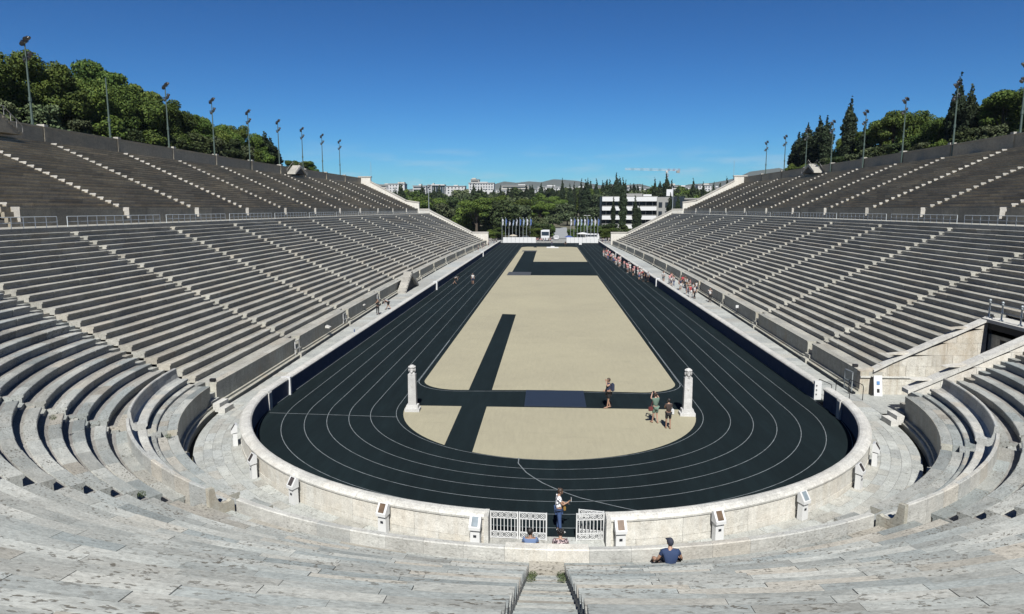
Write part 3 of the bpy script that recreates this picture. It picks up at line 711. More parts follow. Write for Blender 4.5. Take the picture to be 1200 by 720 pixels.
# ------------------------------------------------------------------ gates in the arena wall
def gate_leaf(name_label, x0, x1, y0, y1):
    L = math.hypot(x1-x0, y1-y0); rz = math.atan2(y1-y0, x1-x0)
    gl = thing('gate_leaf', name_label, 'gate', (x0, y0, .06), rz)
    f = MB()
    for x in (.025, L-.025): f.box((x, 0, .5), (.045, .045, 1.02))
    for z in (.02, .25, .76, .99): f.box((L/2, 0, z), (L-.1, .035, .026))
    f.build('frame', M['white'], gl)
    nb = int(round(L/.125)); bar = MB().box((0, 0, .505), (.024, .024, .475)).mesh('bar', M['white'])
    for i in range(1, nb): link('bar', bar, gl, (i*L/nb, 0, 0))
    np_ = int(round(L/.25)); pw = (L-.1)/np_
    pm_ = MB()
    hw = pw/2-.005; hh = .095
    for sx in (1, -1):
        p = MB().tube([(-hw*sx, 0, -hh), (hw*sx, 0, hh)], .012, 4, cap=True); n0 = len(pm_.v); pm_.v += p.v; [pm_.face([n0+i for i in q]) for q in p.f]
    p = MB().tube([(.068*math.cos(a), 0, .068*math.sin(a)) for a in [2*PI*k/10 for k in range(11)]], .013, 4, cap=False); n0 = len(pm_.v); pm_.v += p.v; [pm_.face([n0+i for i in q]) for q in p.f]
    pm_.box((hw+.004, 0, 0), (.014, .03, .2))
    me = pm_.mesh('cross_panel', M['white'])
    for z in (.135, .875):
        for i in range(np_): link('cross_panel', me, gl, (.05+pw*(i+.5), 0, z))
    return gl
gate_leaf('white wrought gate leaf hung on the left post of the arena gate', -2.03, -1.02, 22.95, 22.9)
gate_leaf('second white wrought gate leaf, just left of the gap in the arena gate', -1.0, 0.0, 22.9, 22.85)
gate_leaf('white wrought gate leaf standing right of the gap in the arena gate', 1.02, 2.03, 22.88, 23.0)
gate_leaf('white wrought gate leaf folded back behind the right hand leaf of the arena gate', 1.12, 2.03, 23.25, 23.1)

# ------------------------------------------------------------------ info stands against the curved wall
def kiosk(t, r, label, col, turn=0):
    th = math.radians(t); x, y = r*math.sin(th), CY-r*math.cos(th)
    k = thing('info_stand', label, 'info stand', (x, y, .05), th+turn, 'white info stands round the curved wall')
    MB().box((0, 0, .34), (.38, .24, .68), taper=.95).build('stand_foot', M['white'], k)
    MB().extrude([(-.20, .70), (.13, .74), (.13, 1.12), (.03, 1.18), (-.20, .82)], 'x', -.22, .22).build('head', M['white'], k)
    # sloping picture panel facing the seats
    MB().extrude([(-.185, .862), (.005, 1.16), (.0, 1.166), (-.192, .866)], 'x', -.125, .125).build('picture_panel', col, k)
    MB().box((.0, -.125, .45), (.12, .014, .09)).build('small_plate', M['lamp_black'], k)
    k.scale = (.92, .92, .94)
    return k
pic = [flat('picture_brown', (.16, .11, .07), .3, var=.35), flat('picture_grey_blue', (.28, .34, .38), .3, var=.3), flat('picture_dark', (.08, .07, .07), .3, var=.4), flat('picture_sepia', (.22, .15, .1), .3, var=.3)]
for t, c, l in ((-8.3, 1, 'white info stand with grey-blue picture left of the arena gate'), (8.4, 3, 'white info stand with brown picture right of the arena gate'), (-20.2, 0, 'white info stand with brown picture, second left of the arena gate'), (20.6, 0, 'white info stand with brown picture, second right of the arena gate'),
                (-36.0, 2, 'white info stand with dark picture, third left of the arena gate'), (34.2, 1, 'white info stand with grey picture, third right of the arena gate'), (-48.3, 2, 'white info stand seen side-on, fourth left of the arena gate'), (49.5, 2, 'white info stand seen side-on, fourth right of the arena gate'),
                (-64.5, 2, 'white info stand, leftmost, where the wall turns to the straight'), (60.5, 2, 'white info stand, rightmost, where the wall turns to the straight')):
    kiosk(t, 17.2, l, pic[c])

# ------------------------------------------------------------------ herms
def herm(x, label, flip):
    h = thing('herm_bust', label, 'statue', (x, 38.35, 0), 0)
    MB().box((0, 0, .09), (.86, .62, .18)).build('plinth', M['white2'], h)
    MB().box((0, 0, .28), (.70, .50, .2), taper=.95).build('base_step', M['white2'], h)
    MB().box((0, 0, 1.30), (.46, .38, 1.84), taper=.93).build('shaft', M['white2'], h)
    b = MB(); b.ball((0, 0, 2.50), .19, 14, 10, (.92, 1.05, 1.15)); b.lathe((0, 0, 2.18), [(.20, 0), (.17, .08), (.12, .16), (.12, .24)], 12)
    for s in (-1, 1):      # two faces back to back
        b.ball((0, s*.20, 2.48), .03, 6, 5, (.8, 1.3, 1.8)); b.ball((0, s*.16, 2.37), .085, 8, 6, (1, .9, 1.3)); b.ball((-.06, s*.17, 2.53), .025, 6, 4); b.ball((.06, s*.17, 2.53), .025, 6, 4)
    b.build('head', M['white2'], h, smooth=True)
    hr = MB()
    for i in range(14):
        a = 2*PI*i/14
        hr.ball((.165*math.cos(a), .185*math.sin(a), 2.61+.02*(i % 2)), .055, 6, 5)
    hr.ball((0, 0, 2.66), .16, 10, 6, (1, 1.1, .6))
    for s in (-1, 1): hr.ball((s*.17, 0, 2.45), .07, 6, 5, (.7, 1.2, 2))
    hr.build('hair', M['white2'], h, smooth=True)
    MB().box((0, -.205, 1.55), (.07, .03, .1)).build('relief', M['coping'], h)
M['white2'] = marble('white_statue_marble', (.72, .72, .70), (.68, .68, .66), (.68, .68, .66), pits=.1)
herm(-7.9, 'white double-faced bust on a tall pillar left of the sand apse', 0)
herm(7.95, 'white double-faced bust on a tall pillar right of the sand apse', 1)
# ------------------------------------------------------------------ floodlight masts
def mast(x, y, label, ztop=31.6, lamps=True):
    p = thing('floodlight_mast', label, 'floodlight', (x, y, 19.6), 0, 'green floodlight masts along the top walls')
    H = ztop-19.6; dr = -1 if x > 0 else 1
    MB().tube([(0, 0, 0), (0, 0, H*.5), (0, 0, H)], [.17, .12, .075], 8).build('pole', M['green_pole'], p)
    MB().tube([(.0, 0, H*.42), (0, 0, H*.42+.5)], .19, 8).build('junction_box', M['green_pole'], p)
    if not lamps: return
    for zc, n in ((H+.1, 4), (H-1.75, 3)):
        MB().box((0, 0, zc), (1.1, .08, .08)).box((0, 0, zc), (.08, 1.1, .08)).build('cross_arm', M['lamp_black'], p)
        for i in range(n):
            a = PI*(.25+.5*i) if n == 4 else PI*(.1+.4*i)
            lx, ly = .48*math.cos(a), .48*math.sin(a)
            lm = MB().lathe((0, 0, 0), [(.10, .12), (.16, .05), (.30, -.14), (.30, -.18)], 8).build('lamp_head', M['lamp_black'], p)
            lm.location = (lx*.68, ly*.68, zc+(.5, .1, -.25, .3)[i]); lm.scale = (1, 1, 1.3); lm.rotation_euler = Vector((dr*.8, -.2+.4*math.sin(a), -.7)).to_track_quat('-Z', 'Y').to_euler()
            gl = MB().lathe((0, 0, -.19), [(.27, 0), (.27, .008)], 8).build('lens', M['lens'], lm)
MY = [82.6, 97.6, 113.0, 128.6, 144.0, 160.0, 175.5, 191.0, 207.0]
for i, y in enumerate(MY):
    mast(-63.3, y, 'green floodlight mast %s behind the left top wall, %s from left' % ('without lamps' if i == 1 else 'with dark lamp clusters', ordw(i+1)), 30.2 if i == 1 else 31.6, i != 1)
    mast(63.0, y-(2 if i == 0 else 0), 'green floodlight mast behind the right top wall, %s from the right' % ordw(i+1), 30.6)

# bridging stairs (two-sided flights like an inverted V)
def bridge_stair(x, y0, y1, z0, zt, wd, label, rails=True):
    b = thing('bridging_stair', label, 'stairs', (x, (y0+y1)/2, z0))
    h = (y1-y0)/2; H = zt-z0; n = 8
    for s, nm in ((-1, 'near_step'), (1, 'far_step')):
        for i in range(n):
            ya = s*h*(1-i/n); yb = s*(h*(1-(i+1)/n)-.05)
            MB().box((0, (ya+yb)/2, H*(i+1)/n-.2), (wd, abs(ya-yb)+.1, .40)).build(nm, M['upper_end'], b)
        for q in (-1, 1):
            MB().extrude([(s*h, 0), (s*(h-.35), 0), (0, H-.55), (0, H-.12), (s*.2, H-.1)], 'x', q*wd/2-.05, q*wd/2+.05).build('stringer', M['upper_end'], b)
    MB().box((0, 0, H-.03), (wd, .7, .14)).build('landing', M['upper_end'], b)
    MB().extrude([(-h*.75, .02), (h*.75, .02), (0, H*.75)], 'x', -wd/2+.25, wd/2-.25).build('shade_core', M['dark'], b)  # dark wedge paints the shade beneath the two flights
    if rails:
        for q in (-1, 1):
            for yy, zz in ((-h, 0), (-h/2, H/2), (0, H), (h/2, H/2), (h, 0)): MB().tube([(q*wd/2, yy, zz), (q*wd/2, yy, zz+.95)], .03, 5).build('rail_post', M['upper_end'], b)
            MB().tube([(q*wd/2, -h, .95), (q*wd/2, 0, H+.95), (q*wd/2, h, .95)], .03, 5).build('handrail', M['upper_end'], b)
bridge_stair(-20.55, 93.5, 103.5, .05, 2.6, 1.1, 'white inverted-V stair standing on the left walkway against the podium', False)
bridge_stair(-61.9, 163.5, 171.5, 20.1, 22.2, 2.0, 'pale inverted-V stair with rails crossing the left top wall between two masts')
bridge_stair(61.9, 164, 172, 20.1, 22.2, 2.0, 'pale inverted-V stair with rails crossing the right top wall below the cypresses')
ex = thing('exit_stair', 'sloping exit stair with pale handrail at the far left of the upper tier', 'stairs', (-60.6, 0, 0))
MB().extrude([(70.5, 20.0), (76.4, 20.0), (76.2, 20.2), (73.6, 21.9), (70.5, 21.9)], 'x', -.9, .9).build('flank', M['upper'], ex)
for i in range(8): MB().box((0, 76.1-i*.33, 20.2+i*.21), (1.9, .36, .2)).build('step', M['upper'], ex)
for q in (-.9, .9):
    for yy, zz in ((76.3, 20.1), (75.5, 20.75), (74.7, 21.3), (73.8, 21.9), (72.6, 21.95), (71.2, 21.95)): MB().box((q, yy, zz+.45), (.07, .07, .95)).build('rail_post', M['upper_end'], ex)
    MB().tube([(q, 76.3, 21.0), (q, 73.8, 22.85), (q, 71, 22.9)], .045, 6).build('handrail', M['upper_end'], ex)

# ------------------------------------------------------------------ trees
def leaves(blobs, n, size, seed, droop=0.0, inner=.35):
    r = np.random.default_rng(seed); B = np.array(blobs, float)   # x,y,z,rx,ry,rz
    wgt = B[:, 3]*B[:, 4]+B[:, 4]*B[:, 5]; idx = r.choice(len(B), n, p=wgt/wgt.sum()); b = B[idx]
    d_ = r.normal(size=(n, 3)); d_ /= np.linalg.norm(d_, axis=1)[:, None]
    rad = np.where(r.random(n) < inner, r.random(n)**.5*.85, 1-.22*r.random(n)**2*1.0+r.normal(size=n)*.05)
    c = b[:, :3]+d_*b[:, 3:6]*rad[:, None]
    nn = d_+r.normal(size=(n, 3))*.75; nn /= np.linalg.norm(nn, axis=1)[:, None]
    a = np.cross(nn, r.normal(size=(n, 3))); a /= np.linalg.norm(a, axis=1)[:, None]; e = np.cross(nn, a)
    s = size*(.6+.8*r.random(n))[:, None]
    V = np.stack([c-a*s-e*s*.3, c+e*s*.75, c+a*s+e*s*.1, c-e*s*.65], 1).reshape(-1, 3)
    return V
def leafmesh(name, V, mat):
    n = len(V)//4; me = bpy.data.meshes.new(name); me.vertices.add(len(V)); me.vertices.foreach_set('co', V.ravel())
    me.loops.add(n*4); me.loops.foreach_set('vertex_index', np.arange(n*4, dtype=np.int32)); me.polygons.add(n)
    me.polygons.foreach_set('loop_start', np.arange(0, n*4, 4, dtype=np.int32)); me.polygons.foreach_set('loop_total', np.full(n, 4, dtype=np.int32))
    me.materials.append(mat); me.update(calc_edges=True); me.validate(); return me
# unit trees are 10 m tall
def bush_template(seed, kind):
    r = random.Random(seed); bl = []
    if kind == 'pine':       # umbrella-like clumps
        for i in range(13):
            a = r.uniform(0, 2*PI); q = r.uniform(.3, 2.6); z = 8.6-q*.45+r.uniform(-.9, .5); s = r.uniform(.9, 1.5)
            bl.append((q*math.cos(a), q*math.sin(a), z, s*1.15, s*1.15, s*.62))
        for i in range(4): bl.append((r.uniform(-1.8, 1.8), r.uniform(-1.8, 1.8), r.uniform(5.2, 6.6), 1, 1, .6))
    else:
        for i in range(17):
            a = r.uniform(0, 2*PI); z = r.uniform(2.6, 9.0); q = r.uniform(.4, 1.0)*2.9*math.sqrt(max(.05, 1-((z-5.4)/4.3)**2)); s = r.uniform(.9, 1.6)
            bl.append((q*math.cos(a), q*math.sin(a), z, s*1.1, s*1.1, s*.9))
        bl.append((0, 0, 5.4, 2.3, 2.3, 3.3))
        for i in range(16):
            b = r.choice(bl[:17]); a = r.uniform(0, 2*PI); e = r.uniform(-.3, 1.2); k = r.uniform(.8, 1.1)*b[3]; q = r.uniform(.32, .6)
            bl.append((b[0]+k*math.cos(a)*math.cos(e), b[1]+k*math.sin(a)*math.cos(e), b[2]+k*math.sin(e)*.9, q, q, q*.8))
    return bl
TEMPL = {'bush': [], 'pine': [], 'cypress': [], 'dense': []}
def trunk_mesh(seed, bl, h=6.5, r0=.28):
    r = random.Random(seed); m_ = MB(); m_.tube([(0, 0, -.6), (r.uniform(-.1, .1), .1, h*.4), (r.uniform(-.3, .3), r.uniform(-.3, .3), h)], [r0*1.2, r0*.85, r0*.35], 7)
    for b in bl[:6]:
        z0 = r.uniform(1.6, 4.2); m_.tube([(0, 0, z0), (b[0]*.5, b[1]*.5, (z0+b[2])*.5+.2), (b[0], b[1], b[2])], [r0*.45, r0*.3, .05], 5)
    return m_.mesh('trunk', M['bark'])
for i in range(5):
    bl = bush_template(i+10, 'bush'); TEMPL['bush'].append((leafmesh('crown', leaves(bl, 4200, .30, i), [M['leaf_olive'], M['leaf_dark'], M['leaf'], M['leaf_dark'], M['leaf_olive']][i]), trunk_mesh(i, bl)))
    TEMPL['dense'].append((leafmesh('crown', leaves(bl, 24000, .125, i+40), M['leaf']), TEMPL['bush'][-1][1]))
for i in range(3):
    bl = bush_template(i+30, 'pine'); TEMPL['pine'].append((leafmesh('crown', leaves(bl, 14000, .15, i+7), M['leaf']), trunk_mesh(i+5, bl, 8)))
for i in range(4):
    r = random.Random(i+60); bl = []
    for k in range(22):
        z = .5+k*.43; rr = (.30+.85*math.sin(PI*min(1, (k+2)/24))**.8)*(1 if k < 15 else (22.5-k)/8); a = r.uniform(0, 2*PI); q = r.uniform(0, .28)
        bl.append((q*math.cos(a), q*math.sin(a), z, rr*r.uniform(.75, 1.12), rr*r.uniform(.75, 1.12), .55))
    TEMPL['cypress'].append((leafmesh('crown', leaves(bl, 5000, .17, i+3, inner=.25), M['leaf_cyp']), MB().tube([(0, 0, -.6), (0, 0, 1.6), (0, 0, 8)], [.2, .15, .04], 6).mesh('trunk', M['bark'])))
def tree(name, kind, x, y, z, h, label, wd=1.0, group=None, ti=None, cat='tree'):
    i = rnd.randrange(len(TEMPL[kind])) if ti is None else ti; cm, tm = TEMPL[kind][i]
    t = thing(name, label, cat, (x, y, z), rnd.uniform(0, 6.28), group); s = h/10
    t.scale = (s*wd, s*wd, s)
    c = link('crown', cm, t); k = link('trunk', tm, t); return t
# left ridge
LB = [(-74, 66, 31.5), (-73, 74, 32.2), (-72, 80.3, 31.6), (-72, 86, 32.6), (-73, 93, 32.4), (-72, 99.5, 32.8), (-71, 105.1, 32.0), (-72, 112, 31.9), (-72, 119, 33.2), (-70, 124.0, 31.6), (-72, 131, 31.6), (-71, 138, 30.6), (-72, 144, 30.8), (-71, 150.5, 30.2), (-72, 157.5, 31.0), (-71, 164, 29.6)]
for i, (x, y, zt) in enumerate(LB):
    tree('broadleaf_tree', 'dense', x, y, 19.8, zt-19.6, 'bushy green tree in the front row above the left stand, %s from the left' % ordw(i+1), 1.02, 'bushy trees above the left stand')
for i in range(12):
    y = 84+i*7.4; tree('broadleaf_tree', 'dense', -81-rnd.uniform(0, 4), y, 19.6, 12.6+rnd.uniform(-1, 1.2)-(.03*(y-84)), 'bushy green tree in the back row above the left stand, %s from the left' % ordw(i+1), 1.1, 'bushy trees above the left stand')
for i in range(15):
    y = 70+i*6.5; tree('shrub', 'bush', -67.0+rnd.uniform(-.6, .6), y, 19.9, rnd.uniform(4.0, 6.5), 'low shrub right behind the left top wall, %s from the left' % ordw(i+1), 1.25, 'shrubs behind the left top wall', cat='shrub')
tree('pine_tree', 'pine', -80, 120.6, 19.8, 18.4, 'tall dark pine rising above the other trees on the left', .8, ti=0)
tree('pine_tree', 'pine', -78, 129, 19.8, 15.8, 'smaller pine right of the tall dark pine on the left', .8, ti=1)
for i, (x, y, zt) in enumerate([(-69, 166.0, 30.2), (-69, 169.6, 29.2), (-69, 173, 27.3)]):
    tree('cypress_tree', 'cypress', x, y, 19.8, zt-19.6, 'dark cypress at the right end of the left hilltop trees, %s from left' % ordw(i+1), 1.5, ti=i)
for i, (x, y, h) in enumerate([(-67, 178, 4.6), (-67, 184.5, 5.1), (-67, 188.5, 4.8)]):
    tree('shrub', 'dense', x, y, 19.8, h, 'round shrub behind the left bridging stair, %s from the left' % ordw(i+1), 1.6, cat='shrub')
# right ridge
for i, (x, y, zt, wd) in enumerate([(70, 201.1, 33.0, 1.7), (70, 205.5, 29.6, 1.6), (70, 194.2, 34.6, 1.6), (70.5, 187.6, 35.6, 1.35), (70, 181.6, 35.0, 1.25), (70, 168.2, 37.4, 1.15), (70, 160.3, 30.4, 1.25), (70, 125.2, 34.6, .95), (70, 121.4, 32.2, 1.15), (71, 128.4, 31.0, 1.1), (71, 199, 29.5, 1.7)]):
    tree('cypress_tree', 'cypress', x, y, 19.8, zt-19.6, 'dark cypress above the right stand, %s from left' % {0: 'second', 1: 'leftmost', 2: 'fourth', 3: 'fifth', 4: 'sixth', 5: 'tallest slim one, seventh', 6: 'eighth', 7: 'tall slim one, tenth', 8: 'eleventh', 9: 'ninth', 10: 'third'}[i], wd*.8, ti=i % 4)
RB = [(74, 212, 25.2), (73, 176, 28.5), (73, 165.6, 29.6), (73, 159.0, 31.4), (73, 153.0, 32.6), (74, 147, 31.6), (74, 141, 28.6), (73, 136, 29.2), (74, 130.5, 30), (74, 123.2, 30.0), (73, 117.5, 31.0), (74, 112, 31.2), (74, 106, 31.4), (74, 100, 31.5), (74, 94, 31.5)]
for i, (x, y, zt) in enumerate(RB):
    tree('broadleaf_tree', 'pine' if i in (3, 4, 10) else 'dense', x, y, 19.8, zt-19.6, 'bushy green tree above the right stand, %s from the left' % ordw(i+1), 1.0, 'bushy trees above the right stand')
for i in range(12):
    y = 92+i*8; tree('broadleaf_tree', 'dense', 82+rnd.uniform(0, 4), y, 19.6, 10.5+rnd.uniform(-1, 1), 'bushy green tree in the back row above the right stand, %s from the right' % ordw(i+1), 1.1, 'bushy trees above the right stand')
for i in range(16):
    y = 88+i*7.2; tree('shrub', 'bush', 67.2+rnd.uniform(-.6, .6), y, 19.9, rnd.uniform(3.4, 5), 'low shrub right behind the right top wall, %s from the right' % ordw(i+1), 1.3, 'shrubs behind the right top wall', cat='shrub')

# park beyond the open end
park = []
def avx(y): return 4.4+(y-272)*.0168
def ok(x, y, dmin):
    if y < 335 and abs(x-avx(y)) < 7.4: return False
    if y > 335 and abs(x-avx(y)) < 1: return False
    if 15 < x < 72 and 288 < y < 362: return False
    if x > 15 and y < 288 and x < 60 and not (18 < x < 24): return False
    for (a, b) in park:
        if (a-x)**2+(b-y)**2 < dmin*dmin: return False
    return True
tries = 0
while len(park) < 235 and tries < 30000:
    tries += 1
    y = 262+(rnd.random()**1.0)*330; hw = .30*y+8; x = rnd.uniform(-hw*1.0, hw*1.05)
    if abs(x) > 62 and y < 266: continue
    if ok(x, y, 8.2 if y < 330 else 11): park.append((x, y))
park.sort(key=lambda p: p[0]/p[1])
for i, (x, y) in enumerate(park):
    zt = 14.8+rnd.uniform(-2.8, 2.8)+(1.8 if y > 400 else 0)+(1.5 if y > 330 and x > 20 else 0)
    if abs(x-5) < 16 and y < 300: zt = rnd.uniform(7, 9.5)
    if 15 < x < 75 and y < 300: zt = rnd.uniform(3, 5)
    kd = 'cypress' if (y > 370 and rnd.random() < .38) else ('bush' if rnd.random() < .8 else 'pine')
    tree('park_tree', kd, x, y, terr(x, y)+.2, zt*(1.18 if kd == 'cypress' else 1), 'park tree beyond the open end, %s from the left' % ordw(i+1), 1.15, 'trees of the park beyond the open end')
cyp = [(-30.9, 25.9), (-23.4, 23.8), (2.0, 28.9), (7.8, 30.0), (12.5, 27.4), (15.1, 29.4), (19.3, 29.4), (23.5, 30.5), (25.6, 31.0), (28.7, 30.4), (32.4, 30.4), (34.5, 30.9), (37.1, 29.9), (40.7, 35.2), (43.4, 30.9), (46.4, 30.9), (64.2, 29.8), (66.3, 28.8), (71.3, 34.5), (74.6, 29.4), (80, 28), (87.5, 29.8), (93, 29), (107.4, 31.3), (-72.5, 27.0), (-93.0, 28.1), (-96.8, 26.5), (100.8, 29.9), (-13.8, 23.8), (103.9, 29.5), (-3, 26.5), (50, 27.5), (57, 28.5)]
cyp.sort()
for i, (x, zt) in enumerate(cyp):
    y = 430+rnd.uniform(-6, 6); z = terr(x, y)
    zt = zt+rnd.uniform(-2.2, 1)
    tree('cypress_tree', 'cypress', x, y, z, zt-z, 'dark skyline cypress above the park, %s from left' % ordw(i+1), rnd.uniform(.58, .8) if i != 13 else .95, 'cypresses on the park skyline')
for i, (x, y, zt, wd) in enumerate([(31.2, 296, 24.6, .62), (35.9, 292, 17.4, .7), (27.0, 294, 17.0, .55), (51.8, 300, 18.6, .72), (55.4, 302, 17.9, .72), (38.6, 300, 13.5, .8)]):
    tree('cypress_tree', 'cypress', x, y, .2, zt, ['tallest dark cypress in front of the white banded building', 'dark cypress just right of the tallest one before the banded building', 'dark cypress just left of the tallest one before the banded building', 'left one of two dark cypresses at the right end of the banded building', 'right one of two dark cypresses at the right end of the banded building', 'shorter dark cypress before the middle of the banded building'][i], wd)
for i in range(46):
    x = -66+i*2.9+rnd.uniform(-.9, .9); y = rnd.uniform(268, 284)
    if abs(x-4.6) < 4.2: continue
    tree('shrub', 'bush', x, y, .0, rnd.uniform(4.2, 6.8), 'dark undergrowth shrub at the front edge of the park, %s from the left' % ordw(i+1), 1.5, 'undergrowth along the front edge of the park', cat='shrub')
for i, x in enumerate((-21.5, -19.5, -5.0, 8.5, 21.5, 23.5)):
    tree('shrub', 'dense', x, 256+(i % 2)*4, .0, 4.2+(i % 3)*.5, 'rounded hedge shrub beyond the barrier at the open end, %s from the left' % ordw(i+1), 1.6, cat='shrub')
# far wood as one mass
fw = []
r = random.Random(5)
for i in range(420):
    y = r.uniform(600, 860); x = r.uniform(-.34*y, .36*y); s = r.uniform(5, 8)
    if abs(x-avx(y)) < 6: continue
    fw.append((x, y, terr(x, y)+s*.55, s, s, s*.8))
stuff(link('far_wood', leafmesh('far_wood', leaves(fw, 42000, 1.5, 77), M['leaf_dark'])))
# weeds along the central stair
def tuft(x, y, z, s, label):
    V = leaves([(0, 0, .5, .5, .35, .45)], 260, .05, int(abs(x*100+y*10))); t = link('weed_tuft', leafmesh('weed_tuft', V, M['leaf_olive']), None, (x, y, z)); t.scale = (s, s, s*.8); tag(t, label, 'weeds'); stuff(t)
wi = 0
for sx in (-1, 1):
    for k, y in enumerate((18.35, 18.15, 17.9, 17.65, 17.35, 17.0, 16.6, 16.2, 15.7)):
        R = CY-y; zz = 1.46+.497*(R-R0)-.28; tuft(sx*(.40+.03*(k % 2)), y, zz, .17+.06*((k*7) % 3), 'weed tuft on the %s edge of the central stair, %s from foot' % ('left' if sx < 0 else 'right', ordw(k+1)))
for (x, y, z, l) in ((-19.1, 24.5, 3.6, 'dry weed tuft in the left curved seating near the frame edge'), (-17.0, 28.6, 1.5, 'weed tuft at the foot of the inner left stair'), (-12.9, 20.0, 2.6, 'weed tuft in the stair left of centre')):
    tuft(x, y, z, .3, l)

# ------------------------------------------------------------------ background buildings
def windows(par, x0, x1, y, z0, z1, nx, nz, fr=.6, frz=.55, mat='glass'):
    dx = (x1-x0)/nx; dz = (z1-z0)/nz
    for j in range(nz):
        for i in range(nx):
            MB().box((x0+dx*(i+.5), y-.05, z0+dz*(j+.5)), (dx*fr, .35, dz*frz)).build('window', M[mat], par)
bb = thing('banded_building', 'long low building with white balcony bands and dark window strips beyond the right end', 'building')
bx0, bx1, by = 25.0, 51.0, 332.0
MB().box(((bx0+bx1)/2+6, by+8, 9.0), (bx1-bx0+14, 15, 17)).build('body', M['glass'], bb)
for j, z in enumerate((3.4, 7.6, 11.9, 16.3)):
    MB().box(((bx0+bx1)/2, by-.2, z), (bx1-bx0, 3.2, 1.9 if j < 3 else 2.1)).build('balcony_band', M['white'], bb)
    MB().box(((bx0+bx1)/2, by-.1, z+1.25), (bx1-bx0, 3.4, .16)).build('sill_strip', M['concrete'], bb)
for x in np.linspace(bx0+2, bx1-2, 8): MB().box((x, by+.2, 9.2), (.35, .4, 14)).build('column', M['concrete'], bb)
MB().box((54.0, by-.3, 8.8), (6.6, 4, 16.8)).build('stair_tower', M['concrete'], bb)
for z in (13.6, 9.4, 5.2):
    for x in (52.3, 55.4): MB().box((x, by-2.35, z), (1.7, .3, 2.4)).build('window', M['glass'], bb)
MB().box((40, by+6, 18.2), (9, 6, 1.6)).build('roof_hut', M['concrete'], bb)
MB().box((47, by+6, 18.0), (4, 4, 1.2)).build('roof_unit', M['white'], bb)
b2 = thing('white_building', 'plain white building with a flat roof behind the right end wall', 'building')
MB().box((73, 352, 9), (27, 14, 14.5)).build('wall', M['white'], b2); MB().box((73, 351, 16.6), (28, 16.5, .7)).build('roof', M['concrete'], b2)
windows(b2, 62, 86, 344.9, 9.0, 15.5, 8, 2)
MB().tube([(59.5, 340, 0), (59.5, 340, 22.5)], .2, 6).build('mast', M['white'], b2)
MB().box((58.3, 340, 19.5), (3.2, .3, 3.2)).build('roof_sign', M['white'], b2)
# far city
CW = [flat('city_white', (.62, .62, .61), .8, var=.05), flat('city_cream', (.54, .51, .45), .8, var=.06), flat('city_grey', (.45, .46, .46), .8, var=.06)]
rb = random.Random(21)
FB = [(-258, 40, 34), (-222, 43.5, 24), (-203, 41, 14), (-188, 44.5, 20), (-166, 42, 17), (-147, 43, 10), (-120, 41.5, 24), (-101, 50, 11), (-92, 45.5, 34), (-60, 38, 14), (-44, 43.0, 34), (-14, 38, 12), (0, 41.5, 30), (28, 38.5, 13), (44, 40, 20), (62, 37.5, 12), (82, 40.5, 28), (108, 40.5, 12), (124, 39, 16), (150, 42.8, 12), (172, 41, 12), (190, 43, 16), (214, 40, 12)]
for i, (x, zt, wdt) in enumerate(FB):
    y = 905+rb.uniform(-60, 60); b0 = terr(x, y)-2; c = CW[i % 3] if i % 4 else CW[0]; zt += (y-905)*.035-(1.2 if x > -70 else .3)
    bd = thing('city_building', 'distant %s city block on the skyline, %s from the left' % (['white', 'cream', 'grey'][i % 3] if i % 4 else 'white', ordw(i+1)), 'building')
    dz = zt-b0
    MB().box((x, y, b0+dz/2), (wdt, 16, dz)).build('wall', c, bd)
    MB().box((x+wdt*rb.uniform(-.25, .25), y, zt+.9), (wdt*rb.uniform(.15, .5), 8, rb.uniform(1.2, 2.6))).build('penthouse', CW[i % 2], bd)
    MB().box((x, y-.3, zt+.1), (wdt+1.2, 17, .5)).build('roof', CW[2], bd)
    nx = max(2, int(wdt/rb.uniform(3.0, 4.6))); nz = 3
    if i % 3 == 1:
        for k in range(3): MB().box((x, y-8.1, zt-2.2-3.1*k), (wdt-1.6, .5, 1.3)).build('window_strip', M['glass'], bd)
    else: windows(bd, x-wdt/2+.8, x+wdt/2-.8, y-8, zt-10.2, zt-.6, nx, nz, rb.uniform(.35, .6), .42)
dbx = thing('dark_glass_building', 'dark glass-fronted block between white buildings on the left skyline', 'building')
MB().box((-136, 845, 30), (15, 12, 20)).build('wall', M['glass'], dbx); MB().box((-136, 844, 40.6), (16.5, 14, 1.3)).build('roof', CW[0], dbx)
for i in range(5): MB().box((-142+i*3, 838.8, 31), (.5, .4, 17)).build('mullion', CW[2], dbx)
# random more distant city slabs
for i in range(26):
    x = -330+i*27+rb.uniform(-8, 8); y = 1120+rb.uniform(-30, 60); zt = 44.5+rb.uniform(-5.5, 3.5); wdt = rb.uniform(12, 24)
    bd = thing('city_building', 'very distant pale block behind the skyline row, %s from the left' % ordw(i+1), 'building')
    MB().box((x, y, zt/2+10), (wdt, 14, zt-20)).build('wall', CW[i % 2], bd)
    MB().box((x, y-1, zt+.4), (wdt*1.04, 15, .8)).build('roof', CW[2], bd)
